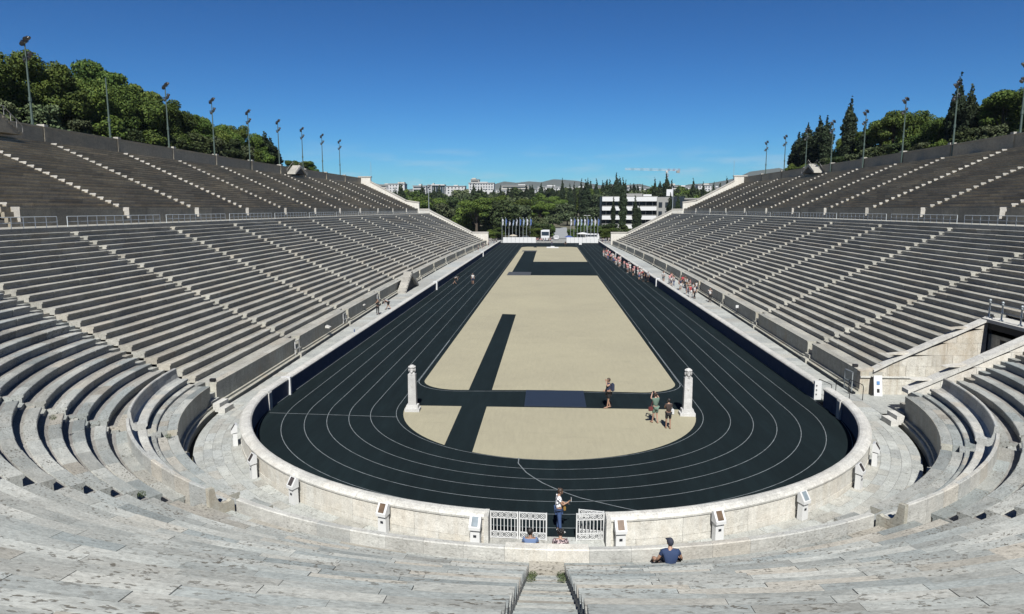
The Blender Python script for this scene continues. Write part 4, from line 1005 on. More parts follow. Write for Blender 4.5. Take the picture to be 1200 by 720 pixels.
# crane
cr = thing('tower_crane', 'tower crane with a long red and white jib standing over the city', 'crane', (116, 700, 0))
mk_red = flat('crane_red', (.45, .10, .06), .6); 
def lattice(p0, p1, wdt, nseg, name, mats, par):
    p0, p1 = Vector(p0), Vector(p1); dr = (p1-p0)/nseg; up = Vector((0, 0, 1)) if abs(dr.normalized().z) < .9 else Vector((1, 0, 0)); sd = Vector((0, 1, 0))
    for i in range(nseg):
        m_ = MB(); a, b = p0+dr*i, p0+dr*(i+1)
        for q1, q2 in ((0, -.5), (0, .5), (1, 0)):
            o1 = sd*q2*wdt+up*q1*wdt; m_.tube([a+o1, b+o1], .16, 4)
        m_.tube([a+sd*-.5*wdt, b+up*wdt], .1, 4); m_.tube([a+sd*.5*wdt, b+up*wdt], .1, 4); m_.tube([a+up*wdt, b+sd*.5*wdt], .1, 4)
        m_.build(name, mats[i % len(mats)], par)
lattice((0, 0, 15), (0, 0, 49), 1.8, 12, 'mast_section', [mk_red, CW[0]], cr)
lattice((1, 0, 49.4), (-41, 0, 50.4), 1.6, 14, 'jib_section', [CW[0], CW[0], M['concrete']], cr)
lattice((1, 0, 49.4), (13.5, 0, 49.4), 1.6, 5, 'counter_jib_section', [mk_red, CW[0]], cr)
MB().box((11.5, 0, 48.3), (3, 2, 2.4)).build('counterweight', M['concrete'], cr); MB().box((0, -1.6, 48), (1.8, 1.6, 2.2)).build('cab', CW[0], cr)
# hills far away
hm = MB(); N = 90
for i in range(N+1):
    x = -3800+i*(8200/N); u_ = i/N
    hgt = 185+62*math.exp(-((x+250)/700)**2)+135*math.exp(-((x-1650)/420)**2)+45*math.exp(-((x-900)/420)**2)+30*math.sin(x*.004+1)+12*math.sin(x*.013)+7*math.sin(x*.031)+30*math.exp(-((x+1800)/500)**2)
    for yy, k in ((3200, 0.0), (3450, .6+.1*math.sin(x*.01)), (3750, 1), (4300, .5), (4900, .0)): hm.v.append((x*.72, yy+60*math.sin(x*.006), hgt*k*.62))
for i in range(N):
    for k in range(4): a = i*5+k; hm.face([a, a+5, a+6, a+1])
struct(hm.build('hills', flat('dry_hill_slopes', (.10, .11, .09), .95, var=.25), smooth=True))

# ------------------------------------------------------------------ open end: barriers, flagpoles, vehicles
for s, sn in ((-1, 'left'), (1, 'right')):
    x0, x1 = (-16.0, -4.6) if s < 0 else (5.9, 16.8)
    for i in range(8):
        a = x0+(x1-x0)*i/8; b = x0+(x1-x0)*(i+1)/8
        bp_ = thing('barrier_panel', 'white solid barrier panel across the open end on the %s, %s from the left' % (sn, ordw(i+1)), 'barrier', ((a+b)/2, 236.6, 0))
        MB().box((0, 0, 1.05), (b-a-.08, .06, 1.9)).build('panel', M['white'], bp_)
        for q in (-1, 1): MB().box((q*(b-a)/2*.9, .1, .12), (.08, .7, .08)).build('foot', M['steel'], bp_)
lowb = thing('low_barrier', 'low white barrier board in the middle of the open end', 'barrier', (-1.2, 236.4, 0)); MB().box((1.2, 0, .5), (9, .06, .6)).build('panel', M['concrete'], lowb); [MB().box((q, 0, .3), (.06, .3, .6)).build('leg', M['steel'], lowb) for q in (-3, 1, 5)]
flag_mats = [flat('flag_white', (.65, .67, .72), .8), flat('flag_blue', (.10, .18, .45), .8), flat('flag_pale_blue', (.35, .45, .62), .8)]
fl = MB(); n = 7
for i in range(n):
    for k, t in enumerate((0, .33, .66, 1)):
        fl.v.append((.12+.55*t*(1-.55*i/n)*(1+.1*math.sin(i*2)), .12*math.sin(i*1.3+k*1.9), -.1-2.4*i/(n-1)*(1-.08*t)-.55*t))
for i in range(n-1):
    for k in range(3): fl.face([i*4+k, i*4+k+1, (i+1)*4+k+1, (i+1)*4+k])
flag_me = [fl.mesh('flag', m_, recalc=False) for m_ in flag_mats]
fp_me = MB().tube([(0, 0, 0), (0, 0, 8.4)], [.085, .055], 8).mesh('pole', M['steel']); fin = MB().ball((0, 0, 8.45), .1, 6, 5).mesh('finial', M['white'])
for s, sn, xs0 in ((-1, 'left', [-17.8+i*1.32 for i in range(9)]), (1, 'right', [7.9+i*1.27 for i in range(9)])):
    for i, x in enumerate(xs0):
        p = thing('flagpole', 'flagpole with limp flag in the %s group, %s from the left' % (sn, ordw(i+1)), 'flagpole', (x, 258, 0), rnd.uniform(-.6, .6), 'flagpoles at the open end')
        link('pole', fp_me, p); link('finial', fin, p); link('flag', flag_me[[0, 1, 0, 2, 0, 1, 2, 0, 1][i]], p, (0, 0, 8.2))
def lampcol(x, y, l):
    p = thing('street_lamp', l, 'street lamp', (x, y, 0)); MB().tube([(0, 0, 0), (0, 0, 9.2)], [.12, .07], 6).build('column', M['steel'], p)
    for q in (-1, 1): MB().box((q*.7, 0, 9.25), (1.1, .3, .12)).build('lamp', M['white'], p)
lampcol(-15.5, 262, 'twin-headed street lamp above the left flagpoles'); lampcol(14.2, 262, 'twin-headed street lamp above the right flagpoles')
def vehicle(name, cat, label, x, y, rz, L, W, H, mat, bus=False):
    v = thing(name, label, cat, (x, y, 0.05), rz)
    if bus: P = [(-L/2, .35), (L/2, .35), (L/2, H*.55), (L/2-.25, H*.97), (L/2-.6, H), (-L/2+.1, H), (-L/2, H*.95)]
    else: P = [(-L/2, .3), (L/2, .3), (L/2, .75), (L/2-.25, .9), (L*.22, .98), (L*.06, H), (-L*.28, H), (-L*.45, .98), (-L/2, .9)]
    MB().extrude(P, 'y', -W/2, W/2).build('body', mat, v)
    if bus:
        MB().extrude([(L/2+.012, H*.50), (L/2+.012, H*.56), (L/2-.21, H*.90), (L/2-.26, H*.90), (L/2-.04, H*.5)], 'y', -W*.44, W*.44).build('windscreen', M['glass'], v)
        for q in (-1, 1): MB().box((-.4, q*(W/2+.005), H*.66), (L*.8, .02, H*.28)).build('side_window', M['glass'], v)
    else:
        for q in (-1, 1): MB().extrude([(L*.16, 1.0), (L*.05, H-.1), (-L*.27, H-.1), (-L*.38, 1.0)], 'y', q*W/2-.01, q*W/2+.015).build('side_window', M['glass'], v)
        MB().extrude([(L*.225, 1.0), (L*.07, H-.06), (L*.05, H-.02), (L*.2, .98)], 'y', -W*.42, W*.42).build('windscreen', M['glass'], v)
    for qx in (-.31, .31):
        for q in (-1, 1):
            wv = MB().tube([(L*qx, q*W/2-q*.2, .33), (L*qx, q*W/2+q*.02, .33)], .34, 12).build('wheel', M['tire'], v)
    for q in (-1, 1): MB().box((L/2+.01, q*W*.36, .7 if not bus else .8), (.05, .3, .16)).build('headlight', M['lens'], v)
paint_w = flat('white_vehicle_paint', (.75, .76, .77), .3, var=.01); paint_d = flat('dark_vehicle_paint', (.04, .045, .06), .3); paint_s = flat('silver_vehicle_paint', (.4, .42, .44), .3, .5)
vehicle('coach', 'coach', 'white coach facing the stadium in the middle of the open end', -1.5, 256, -PI/2, 9, 3.1, 3.9, paint_w, True)
vehicle('parked_van', 'van', 'white parked van behind the right flagpoles', 16.3, 262, 0, 5.2, 2, 2.4, paint_w, True)
vehicle('parked_car', 'car', 'dark parked car behind the left flagpoles', -13.6, 261.5, 0, 4.3, 1.75, 1.45, paint_d)
vehicle('parked_car', 'car', 'silver parked car behind the left flagpoles', -8.6, 262, 0, 4.2, 1.75, 1.45, paint_s)
vehicle('parked_car', 'car', 'white parked car beside the white coach', 2.6, 262, -PI/2, 4.4, 1.8, 1.5, paint_w)
vehicle('parked_car', 'car', 'dark parked car behind the right flagpoles', 12.6, 263, 0, 4.2, 1.75, 1.45, paint_d)
def parasol(x, y, r_, h, mat, label):
    p = thing('parasol', label, 'parasol', (x, y, 0)); MB().tube([(0, 0, 0), (0, 0, h)], .04, 6).build('pole', M['steel'], p)
    MB().lathe((0, 0, h-.6), [(r_, 0), (r_*.7, .3), (r_*.3, .52), (.03, .62)], 10).build('canopy', mat, p)
parasol(6.8, 240.5, 1.5, 2.5, flat('parasol_blue', (.06, .10, .30), .8), 'blue parasol behind the right barrier by the gap')
parasol(11.9, 247, 2.2, 3.4, M['white'], 'white parasol behind the right barrier')
parasol(-23.8, 247, 1.4, 2.6, M['white'], 'white parasol beside the left end wall')
parasol(-13, 247, 1.6, 2.6, flat('parasol_cream', (.5, .45, .35), .8), 'cream parasol behind the left barrier')
# winners' platform on the sand
vp = thing('winners_platform', 'low white stepped platform on the far end of the sand', 'platform', (1.0, 207.5, 0))
for dx, h in ((-1.2, .3), (0, .5), (1.2, .25)): MB().box((dx, 0, h/2+.01), (1.18, 1.6, h)).build('platform_block', M['white'], vp)
tag(MB().lathe((-4.3, 210, 0), [(.5, 0), (.5, .15), (.2, .2)], 10).build('sand_weight', M['black']), 'small dark disc lying on the far end of the sand', 'disc')
tag(MB().box((10.2, 226, .35), (.9, .5, .6)).build('white_box', M['white']), 'small white box on the track at the far right end', 'box')
# ------------------------------------------------------------------ people
DG = None
def skin(V, Ed, Rd, root, name, sub=1):
    me = bpy.data.meshes.new(name); me.from_pydata(V, Ed, []); o = bpy.data.objects.new(name, me); COL.objects.link(o)
    o.modifiers.new('s', 'SKIN'); me.skin_vertices if hasattr(me, 'skin_vertices') else None
    if not me.skin_vertices:
        bm = bmesh.new(); bm.from_mesh(me); bm.verts.layers.skin.verify(); bm.to_mesh(me); bm.free()
    for i, sv in enumerate(me.skin_vertices[0].data):
        r = Rd[i]; sv.radius = (r, r) if not isinstance(r, tuple) else r; sv.use_root = (i == root)
    if sub: m_ = o.modifiers.new('u', 'SUBSURF'); m_.levels = sub; m_.render_levels = sub
    dg = bpy.context.evaluated_depsgraph_get(); ev = o.evaluated_get(dg); res = bpy.data.meshes.new_from_object(ev)
    bpy.data.objects.remove(o); bpy.data.meshes.remove(me)
    res.polygons.foreach_set('use_smooth', [True]*len(res.polygons)); res.name = name
    return res
SK = [flat('skin_fair', (.42, .25, .17), .6, var=.02), flat('skin_tan', (.30, .17, .11), .6, var=.02), flat('skin_pale', (.5, .31, .23), .6, var=.02)]
HAIR = [flat('hair_black', (.012, .01, .009), .6), flat('hair_brown', (.06, .032, .018), .6), flat('hair_blond', (.2, .13, .06), .6)]
def base_pose():
    return dict(pel=(0, 0, .93), waist=(0, .01, 1.08), chest=(0, .0, 1.28), nb=(0, -.01, 1.43), neck=(0, .01, 1.50), head=(0, .02, 1.60),
        shL=(-.17, -.01, 1.40), elL=(-.22, -.02, 1.13), wrL=(-.23, .05, .89), haL=(-.23, .07, .82),
        shR=(.17, -.01, 1.40), elR=(.22, -.02, 1.13), wrR=(.23, .05, .89), haR=(.23, .07, .82),
        hiL=(-.09, 0, .88), knL=(-.10, .02, .49), anL=(-.10, -.03, .09), toL=(-.11, .12, .035),
        hiR=(.09, 0, .88), knR=(.10, .02, .49), anR=(.10, -.03, .09), toR=(.11, .12, .035))
BR = dict(pel=.125, waist=.115, chest=.135, nb=.075, neck=.052, shL=.062, shR=.062, elL=.041, elR=.041, wrL=.028, wrR=.028, haL=.03, haR=.03,
          hiL=.088, hiR=.088, knL=.056, knR=.056, anL=.038, anR=.038, toL=.032, toR=.032)
EDGES = [('pel', 'waist'), ('waist', 'chest'), ('chest', 'nb'), ('nb', 'neck'), ('chest', 'shL'), ('shL', 'elL'), ('elL', 'wrL'), ('wrL', 'haL'), ('chest', 'shR'), ('shR', 'elR'), ('elR', 'wrR'), ('wrR', 'haR'),
         ('pel', 'hiL'), ('hiL', 'knL'), ('knL', 'anL'), ('anL', 'toL'), ('pel', 'hiR'), ('hiR', 'knR'), ('knR', 'anR'), ('anR', 'toR')]
def head_mb(p, k=1.0, turn=0, tilt=0):
    """head with nose, ears, chin around point p facing +y"""
    m_ = MB(); m_.ball((0, 0, 0), .1, 14, 12, (.78, .98, 1.16))
    for i, v in enumerate(m_.v):
        x, y, z = v
        if z < -.03 and y > 0: y *= 1.05; x *= .88
        if z < -.08: x *= .85
        if abs(z+.0) < .035 and y > .07 and abs(x) > .02: y -= .010      # eye hollows
        m_.v[i] = (x, y, z)
    m_.ball((0, .098, -.022), .017, 6, 5, (.8, 1.1, 1.5)); m_.ball((0, .088, -.062), .018, 6, 4, (1.4, .7, .5))
    for s in (-1, 1): m_.ball((s*.08, -.005, -.01), .026, 6, 5, (.45, .8, 1.25))
    c, s_ = math.cos(turn), math.sin(turn); ct, st_ = math.cos(tilt), math.sin(tilt)
    out = []
    for x, y, z in m_.v:
        y, z = y*ct-z*st_, y*st_+z*ct; x, y = x*c-y*s_, x*s_+y*c
        out.append((p[0]+x*k, p[1]+y*k, p[2]+z*k))
    m_.v = out; return m_
def person_parts(pose, wid=1.0, fingers=False, turn=0, tilt=0, sleeve='short', legs='long', top='shirt', hair='short', headk=1.0):
    P = base_pose(); P.update(pose); res = {}
    keys = [k for k in P if k != 'head']; V = [P[k] for k in keys]; ix = {k: i for i, k in enumerate(keys)}
    Ed = [(ix[a], ix[b]) for a, b in EDGES]; Rd = [BR[k]*(wid if k in ('pel', 'waist', 'chest', 'hiL', 'hiR') else 1) for k in keys]
    V.append(tuple(Vector(P['neck']).lerp(Vector(P['head']), .6))); Ed.append((ix['neck'], len(V)-1)); Rd.append(.05)
    if fingers:
        for s in 'LR':
            h = Vector(P['ha'+s]); wv = Vector(P['wr'+s]); d_ = (h-wv).normalized(); a = d_.orthogonal().normalized(); b = d_.cross(a)
            for q, L in ((-1.5, .055), (-.5, .07), (.5, .072), (1.5, .06)):
                r0 = h+a*q*.018; i0 = len(V); V += [tuple(r0+d_*.015), tuple(r0+d_*L*.6+b*.006), tuple(r0+d_*L+b*.024)]; Ed += [(ix['ha'+s], i0), (i0, i0+1), (i0+1, i0+2)]; Rd += [.011, .009, .008]
            i0 = len(V); V += [tuple(h-d_*.02+a*.035), tuple(h+d_*.015+a*.055+b*.015)]; Ed += [(ix['ha'+s], i0), (i0, i0+1)]; Rd += [.012, .009]
    body = skin(V, Ed, Rd, ix['pel'], 'body')
    hm_ = head_mb(P['head'], headk, turn, tilt).mesh('headtmp', SK[0], True)
    bm = bmesh.new(); bm.from_mesh(body); bm.from_mesh(hm_); bm.to_mesh(body); bm.free(); bpy.data.meshes.remove(hm_)
    body.polygons.foreach_set('use_smooth', [True]*len(body.polygons)); res['body'] = body
    def sub(names, edges, rads, root, nm, extra=None):
        VV = [P[k] if isinstance(k, str) else k for k in names]; return skin(VV, edges, rads, root, nm)
    L = lambda a, b, t: tuple(Vector(P[a]).lerp(Vector(P[b]), t))
    tl = .55 if sleeve == 'short' else (.98 if sleeve == 'long' else .12)
    N = ['pel', 'waist', 'chest', L('chest', 'nb', .75), 'shL', L('shL', 'elL', tl), 'shR', L('shR', 'elR', tl)]
    e = [(0, 1), (1, 2), (2, 3), (2, 4), (4, 5), (2, 6), (6, 7)]; r = [.145*wid, .14*wid, .155*wid, .092, .078, .062, .078, .062]
    if sleeve == 'long':
        N += ['wrL', 'wrR']; e += [(5, 8), (7, 9)]; r += [.042, .042]
    if sleeve == 'none': r[4] = r[6] = .068; r[5] = r[7] = .05
    res['shirt'] = sub(N, e, r, 0, 'shirt')
    if legs == 'skirt':
        res['skirt'] = skin([P['waist'], P['pel'], tuple((Vector(P['hiL'])+Vector(P['hiR']))/2+Vector((0, 0, -.12))), tuple((Vector(P['knL'])+Vector(P['knR']))/2+Vector((0, 0, .02)))], [(0, 1), (1, 2), (2, 3)], [.12*wid, .15*wid, .17*wid, .19*wid], 0, 'skirt')
    else:
        t = .97 if legs == 'long' else .8
        if legs == 'long': N = ['pel', 'hiL', 'knL', L('knL', 'anL', .9), 'hiR', 'knR', L('knR', 'anR', .9)]; r = [.137*wid, .105*wid, .074, .058, .105*wid, .074, .058]
        else: N = ['pel', 'hiL', L('hiL', 'knL', .45), L('hiL', 'knL', .85), 'hiR', L('hiR', 'knR', .45), L('hiR', 'knR', .85)]; r = [.137*wid, .107*wid, .098*wid, .09, .107*wid, .098*wid, .09]
        res['trousers'] = skin([P[k] if isinstance(k, str) else k for k in N], [(0, 1), (1, 2), (2, 3), (0, 4), (4, 5), (5, 6)], r, 0, 'trousers')
    sh = MB()
    for s in 'LR':
        a, b = Vector(P['an'+s]), Vector(P['to'+s]); d_ = (b-a); d_.z = 0; d_.normalize() if d_.length > .01 else None
        sh.tube([tuple(a-d_*.05+Vector((0, 0, -.03))), tuple(a+d_*.02+Vector((0, 0, -.03))), tuple(b+Vector((0, 0, .005))), tuple(b+d_*.05)], [.035, .05, .044, .02], 7)
    res['shoes'] = sh.mesh('shoes', M['black'], True)
    hp = P['head']; h = MB(); m0 = MB()
    m0.ball((0, -.014, .022), .108, 12, 8, (.84, 1.0, 1.08)); keep = []
    ok_ = [not (v[1] > .045 and v[2] < .06) and v[2] > (-.07 if hair != 'long' else -.1) for v in m0.v]
    c, s_ = math.cos(turn), math.sin(turn); ct, st_ = math.cos(tilt), math.sin(tilt)
    extra = []
    if hair == 'bun': m0.ball((0, -.10, .08), .045, 8, 6)
    if hair == 'long': m0.tube([(0, -.08, 0), (0, -.11, -.12), (0, -.10, -.24)], [.07, .075, .04], 8)
    if hair == 'curly':
        for i in range(16): m0.ball((.085*math.cos(i*2.4), -.02+.09*math.sin(i*2.4), .02+.006*i), .038, 6, 5)
    if hair == 'cap': m0.extrude([(-.07, .05), (.07, .05), (.055, .17), (-.055, .17)], 'z', .035, .05)
    ok_ += [True]*(len(m0.v)-len(ok_))
    m0.v = [(hp[0]+headk*(x*c-(y*ct-z*st_)*s_), hp[1]+headk*(x*s_+(y*ct-z*st_)*c), hp[2]+headk*(y*st_+z*ct)) for x, y, z in m0.v]
    m0.f = [f for f in m0.f if all(ok_[i] for i in f)]; m0.mi = [0]*len(m0.f)
    res['cap' if hair == 'cap' else 'hair'] = m0.mesh('hair', HAIR[0], True)
    return res
def put(parts, mats, label, x, y, z, rz, s=1.0, group=None):
    t = thing('person', label, 'person', (x, y, z), rz, group); t.scale = (s, s, s)
    for k, me in parts.items():
        o = link(k, me, t)
        if not me.materials: me.materials.append(SK[0])
        o.material_slots[0].link = 'OBJECT'; o.material_slots[0].material = mats.get(k, SK[0])
    return t
def cloth(name, col, spots=None, scale=14):
    if spots is None: return flat(name, col, .85, var=.05)
    m, t, b = nmat(name); q = NB(t); g = q.n('ShaderNodeTexCoord')
    f = q.rng(q.noise(g.outputs['Object'], scale, 2, .5), .50, .54); q.l(q.mix(f, col, spots), b.inputs['Base Color']); b.inputs['Roughness'].default_value = .85; return m
K = dict(white=cloth('cloth_white', (.62, .62, .6)), red=cloth('cloth_red', (.48, .05, .07)), pink=cloth('cloth_pink', (.6, .28, .28)), navy=cloth('cloth_navy', (.02, .03, .07)), black=cloth('cloth_black', (.012, .012, .014)),
         blue=cloth('cloth_blue', (.016, .042, .12)), jeans=cloth('cloth_denim', (.05, .10, .24)), green=cloth('cloth_green', (.14, .22, .17)), grey=cloth('cloth_grey', (.25, .26, .27)), dkbrown=cloth('cloth_brown', (.045, .03, .025)),
         floral=cloth('cloth_floral', (.70, .70, .70), (.05, .05, .07)), dots=cloth('cloth_dark_floral', (.03, .02, .025), (.35, .28, .28), 18), steelblue=cloth('cloth_steel_blue', (.13, .20, .36)), cap=cloth('cloth_cap', (.03, .035, .06)))
def bag(par, name, c, sz, mat, strap=None):
    m_ = MB().box(c, sz); me = m_.mesh(name, mat); bm = bmesh.new(); bm.from_mesh(me); bmesh.ops.bevel(bm, geom=bm.edges[:], offset=min(sz)*.25, segments=2, affect='EDGES'); bm.to_mesh(me); bm.free()
    o = link(name, me, par)
    if strap: MB().tube(strap, .012, 5).build('strap', mat, o)
    return o
# woman at the gate
pp = person_parts(dict(elR=(.20, .10, 1.16), wrR=(.12, .32, 1.22), haR=(.10, .38, 1.26), elL=(-.20, .08, 1.15), wrL=(-.06, .28, 1.10), haL=(.0, .34, 1.12), anL=(-.07, -.02, .09), anR=(.12, .05, .09), toR=(.12, .2, .035), head=(0, .055, 1.60)), 1.08, True, 0, -.35, 'short', 'long', hair='bun')
o = put(pp, dict(shirt=K['floral'], trousers=K['jeans'], body=SK[0], hair=HAIR[1], shoes=K['white']), 'woman in a black and white patterned top looking at her phone in the gate', .42, 23.6, 0, -PI/2+.15, .97)
bag(o, 'yellow_bag', (.05, .20, .98), (.22, .09, .16), cloth('bag_mustard', (.30, .17, .03)))
ph = MB().box((.08, .45, 1.31), (.075, .012, .15)).build('phone', M['white'], None); tag(ph, 'white phone held up by the woman standing in the open gate', 'phone'); ph.location = (.42, 23.6, 0); ph.scale = (.97, .97, .97); ph.rotation_euler = (0, 0, -PI/2+.15)
# seated couple on the front bench
sit = dict(pel=(0, 0, .13), waist=(0, -.02, .30), chest=(0, .0, .48), nb=(0, .01, .62), neck=(0, .03, .69), head=(0, .05, .80), shL=(-.18, .01, .60), shR=(.18, .01, .60), elL=(-.25, .06, .36), elR=(.25, .06, .36), wrL=(-.16, .28, .28), wrR=(.16, .28, .28), haL=(-.13, .34, .27), haR=(.13, .34, .27),
           hiL=(-.10, .03, .10), hiR=(.10, .03, .10), knL=(-.13, .44, .12), knR=(.13, .44, .12), anL=(-.12, .46, -.33), anR=(.12, .46, -.33), toL=(-.13, .62, -.39), toR=(.13, .62, -.39))
pp = person_parts(sit, 1.15, True, -.7, -.1, 'short', 'long', hair='short')
put(pp, dict(shirt=K['steelblue'], trousers=K['navy'], body=SK[1], hair=HAIR[0]), 'dark-haired man in a blue-grey shirt sitting below the gate', -.52, 20.12, .87, 0, 1.02)
pp = person_parts(dict(sit, head=(0, .07, .80)), 1.0, True, .1, -.15, 'short', 'long', hair='curly')
put(pp, dict(shirt=K['dots'], trousers=K['black'], body=SK[0], hair=HAIR[0]), 'person with dark curly hair and spotted top sitting below the open gate', .42, 20.12, .87, 0, 1.0)
# man in the blue t-shirt
pp = person_parts(dict(sit, waist=(0, -.06, .30), chest=(0, -.03, .50), nb=(0, .0, .64), neck=(0, .03, .71), head=(0, .05, .82), shL=(-.20, -.02, .61), shR=(.20, -.02, .61), elL=(-.32, .02, .36), elR=(.32, .04, .38), wrL=(-.34, .18, .20), wrR=(.36, .20, .24), haL=(-.31, .24, .16), haR=(.36, .27, .2),
    knL=(-.36, .36, .22), knR=(.38, .38, .24), anL=(-.30, .75, -.05), anR=(.34, .78, -.05), toL=(-.32, .9, -.08), toR=(.36, .92, -.08)), 1.22, True, .25, .0, 'short', 'short', hair='cap')
o = put(pp, dict(shirt=K['blue'], trousers=K['black'], body=SK[0], cap=K['cap']), 'man in a blue t-shirt and dark cap sitting right of the central stair', 3.42, 18.02, 1.67, .05, 1.04)
# man with backpack on the crossing
pp = person_parts(dict(elL=(-.25, .12, 1.30), wrL=(-.06, .16, 1.56), haL=(-.03, .17, 1.61), elR=(.22, -.02, 1.12), wrR=(.17, .18, 1.0), haR=(.14, .22, .97), anL=(-.09, .08, .09), anR=(.1, -.12, .09), toL=(-.1, .23, .035), toR=(.1, .03, .035)), 1.2, True, 0, 0, 'none', 'short', hair='short')
o = put(pp, dict(shirt=K['navy'], trousers=K['black'], body=SK[0], hair=HAIR[1], shoes=SK[1]), 'man in a navy sleeveless top with a backpack on the black crossing', 3.57, 39.5, 0, PI/2+.1, 1.06)
bag(o, 'backpack', (0, -.22, 1.20), (.30, .18, .44), K['navy'])
# two women
pp = person_parts(dict(elL=(-.24, .10, 1.40), wrL=(-.12, .20, 1.62), haL=(-.08, .22, 1.68), elR=(.24, .10, 1.40), wrR=(.12, .20, 1.62), haR=(.08, .22, 1.68), anL=(-.12, .1, .09), anR=(.12, -.08, .09), toL=(-.14, .24, .035), toR=(.14, .06, .035)), 1.0, True, 0, .1, 'short', 'short', hair='bun')
o = put(pp, dict(shirt=K['green'], trousers=K['green'], body=SK[2], hair=HAIR[1], shoes=SK[0]), 'woman in a grey-green playsuit raising a camera on the sand', 5.9, 36.75, 0, .35, 1.0)
hb = bag(o, 'handbag', (-.32, -.06, .86), (.26, .12, .24), cloth('bag_maroon', (.16, .03, .03)), [(-.3, -.05, .97), (-.2, 0, 1.2), (-.14, 0, 1.42)])
cmr = MB().box((0, .27, 1.70), (.13, .07, .09)).tube([(0, .29, 1.70), (0, .37, 1.70)], .03, 8).build('camera_body', M['black']); tag(cmr, 'small black camera held up by the woman in green', 'camera'); cmr.location = (5.9, 36.75, 0); cmr.rotation_euler = (0, 0, .35)
pp = person_parts(dict(elL=(-.18, .12, 1.15), wrL=(-.04, .26, 1.22), elR=(.18, .12, 1.15), wrR=(.04, .26, 1.22), haL=(-.02, .31, 1.25), haR=(.02, .31, 1.25), anL=(-.10, .06, .09), anR=(.1, -.05, .09)), .95, True, .2, -.2, 'none', 'short', hair='short')
o = put(pp, dict(shirt=K['dkbrown'], trousers=K['black'], body=SK[0], hair=HAIR[0], shoes=SK[1]), 'woman in dark brown top and black shorts with a white bag on the sand', 6.45, 35.8, 0, .1, .97)
bag(o, 'white_bag', (.22, -.02, .98), (.16, .14, .32), M['white'], [(.2, 0, 1.1), (.16, -.03, 1.42), (.1, -.02, 1.46)])
# ordinary poses shared by the farther people
POSE = {
 'stand': person_parts({}, 1.0), 'stand_short': person_parts(dict(anL=(-.12, .05, .09)), 1.0, legs='short'),
 'walk': person_parts(dict(knL=(-.1, .22, .52), anL=(-.1, .30, .14), toL=(-.1, .45, .1), knR=(.1, -.05, .5), anR=(.1, -.28, .14), toR=(.1, -.14, .06), elL=(-.23, -.12, 1.15), wrL=(-.22, -.1, .9), haL=(-.22, -.08, .83), elR=(.23, .08, 1.15), wrR=(.2, .28, .98), haR=(.2, .33, .94)), 1.0, legs='short'),
 'skirt': person_parts(dict(knL=(-.08, .06, .5)), .95, legs='skirt', hair='long'),
 'armup': person_parts(dict(elL=(-.2, .14, 1.3), wrL=(-.08, .22, 1.5), haL=(-.06, .22, 1.56), elR=(.2, .14, 1.3), wrR=(.08, .22, 1.5), haR=(.06, .22, 1.56)), 1.0, legs='long'),
 'bend': person_parts(dict(waist=(0, .08, 1.02), chest=(0, .28, 1.12), nb=(0, .42, 1.15), neck=(0, .48, 1.15), head=(0, .56, 1.16), shL=(-.17, .36, 1.14), shR=(.17, .36, 1.14), elL=(-.2, .42, .86), elR=(.2, .42, .86), wrL=(-.15, .46, .62), wrR=(.15, .46, .62), haL=(-.14, .48, .56), haR=(.14, .48, .56), anL=(-.1, .25, .09), toL=(-.1, .4, .04), anR=(.1, -.3, .09), toR=(.1, -.15, .04)), 1.0, legs='short'),
}
def crowd(pose, top, bot, x, y, z, rz, label, s=1.0, sk=0, hr=0, group=None):
    m_ = dict(shirt=K[top], trousers=K[bot], skirt=K[bot], body=SK[sk], hair=HAIR[hr], shoes=K['white'] if hr else K['black'])
    return put(POSE[pose], m_, label, x, y, z, rz, s, group)
crowd('armup', 'black', 'black', -19.0, 74.2, .05, -2.6, 'person in black holding a camera on the left walkway', 1.02)
crowd('bend', 'grey', 'black', -18.7, 78.0, .05, 1.2, 'person bending forward in grey on the left walkway', 1.0)
crowd('bend', 'grey', 'black', -14.75, 105.7, 0, -1.3, 'person in grey crouching at a start on the left side of the track', 1.0)
crowd('stand_short', 'white', 'navy', -11.9, 105.8, 0, -2.9, 'person in a white shirt standing on the left side of the track', 1.02)
crowd('armup', 'white', 'black', 20.3, 86.6, .05, 2.8, 'person in white and black standing alone on the right walkway', 1.05)
crowd('stand', 'black', 'black', 15.3, 111.3, 0, 2.4, 'adult in black by the white wall post behind the group on the track', 1.05)
crowd('stand', 'grey', 'black', 15.9, 110.4, 0, 2.9, 'adult in grey and black beside the one in black on the track', 1.0)
crowd('stand', 'black', 'black', 5.05, 214.0, 0, PI, 'person in black standing at the far end of the sand', 1.05)
crowd('armup', 'blue', 'navy', .8, 213.5, 0, PI, 'person in blue standing behind the white winners platform', 1.05)
rc = random.Random(11); tops = ['red', 'pink', 'pink', 'white', 'pink', 'red', 'white', 'navy', 'grey', 'white']; bots = ['navy', 'black', 'jeans', 'white', 'grey']
desc = {'stand': 'standing', 'stand_short': 'standing in shorts', 'walk': 'walking', 'skirt': 'in a skirt', 'armup': 'with arms raised', 'bend': 'bending'}
for i in range(38):
    f = (i+rc.uniform(-.3, .3))/38; y = 180-68*f**1.0; x = 14.2+1.3*f+rc.uniform(-.9, .9); x = min(x, 15.9)
    po = rc.choice(['stand_short', 'walk', 'walk', 'skirt', 'stand', 'armup']); tp = rc.choice(tops); bt = rc.choice(bots)
    crowd(po, tp, bt, x, y, 0, rc.uniform(-.6, .6)+rc.choice((0, 0, PI)), 'child in %s and %s %s, %s from far end on track' % (tp, bt, desc[po], ordw(i+1)), rc.uniform(.86, 1.0), rc.randrange(3), rc.randrange(3), 'school group on the track')
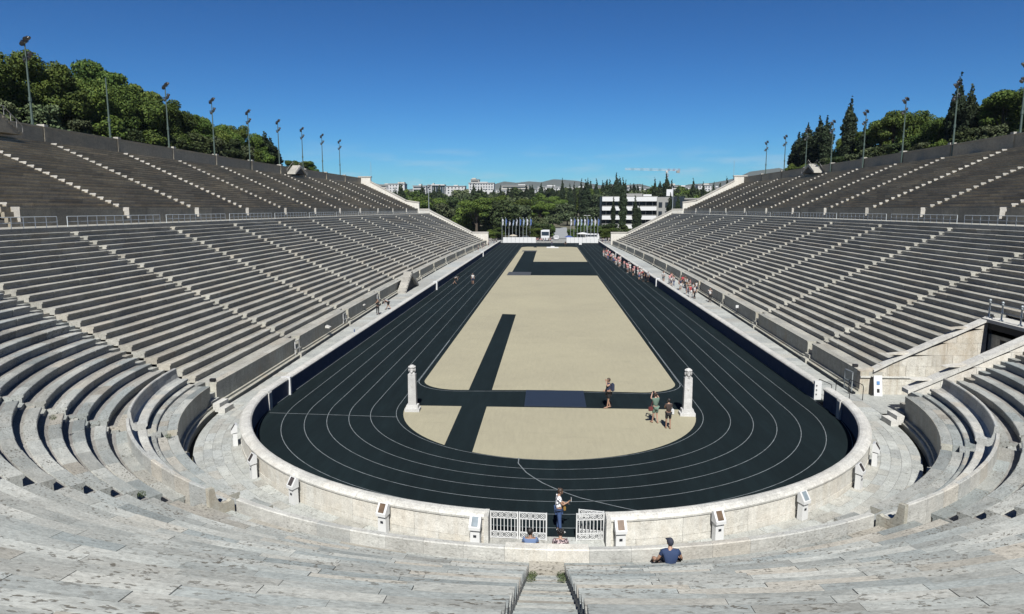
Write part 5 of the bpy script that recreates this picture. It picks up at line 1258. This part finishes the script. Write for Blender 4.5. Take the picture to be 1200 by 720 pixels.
for i in range(26):
    f = (i+rc.uniform(-.3, .3))/26; y = 111.5-22.5*f; x = 19.2+rc.uniform(-.9, 1.3)+.2*f
    po = rc.choice(['stand_short', 'walk', 'stand', 'skirt', 'armup']); tp = rc.choice(tops[1:]+['white', 'black']); bt = rc.choice(bots)
    crowd(po, tp, bt, x, y, .05, rc.uniform(0, 6.2), 'child in %s and %s %s, %s from far end on walkway' % (tp, bt, desc[po], ordw(i+1)), rc.uniform(.88, 1.05), rc.randrange(3), rc.randrange(3), 'school group on the right walkway')
for i in range(11):
    crowd(rc.choice(['stand', 'stand_short', 'armup', 'walk']), rc.choice(['blue', 'steelblue', 'white', 'navy', 'pink']), rc.choice(bots), -4.6+i*.52+rc.uniform(-.2, .2), 238.5+rc.uniform(0, 3), .0, rc.uniform(0, 6.2), 'visitor before the white coach at the open end, %s from the left' % ordw(i+1), 1.0, rc.randrange(3), rc.randrange(3), 'visitors before the coach')
for i, (x, y) in enumerate([(-19.8, 190), (-19.2, 197), (-19.6, 206), (-18.9, 212), (-19.5, 221), (-18.3, 226), (-18, 233), (17.9, 234), (18.6, 239), (19.6, 240), (20.4, 238), (-20.4, 240), (21.0, 243)]):
    crowd(rc.choice(['stand', 'walk', 'stand_short']), rc.choice(['black', 'grey', 'white', 'blue']), rc.choice(bots), x, y, .05, rc.uniform(0, 6.2), 'visitor near the open end, %s of those along both walkways' % ordw(i+1), 1.0, rc.randrange(3), rc.randrange(3), 'visitors near the open end')
tag(MB().lathe((-17.25, 57.4, .05), [(.0, 0), (.05, 0), (.05, .18), (.02, .24), (.02, .27)], 8).build('water_bottle', K['jeans']), 'small blue bottle left against the left wall on the walkway', 'bottle').location = (.45, 0, 1.1)

# thin summer haze over the city and hills
hz = MB().box((0, 2200, 122), (12000, 6000, 250)).mesh('haze', M['white'])
mh = bpy.data.materials.new('haze_air'); mh.use_nodes = True; mh.node_tree.nodes.clear()
pv = mh.node_tree.nodes.new('ShaderNodeVolumePrincipled'); pv.inputs['Density'].default_value = HAZE; pv.inputs['Color'].default_value = (.72, .88, 1, 1); pv.inputs['Anisotropy'].default_value = .3
oo = mh.node_tree.nodes.new('ShaderNodeOutputMaterial'); mh.node_tree.links.new(pv.outputs[0], oo.inputs['Volume'])
hz.materials.clear(); hz.materials.append(mh); stuff(link('haze', hz))
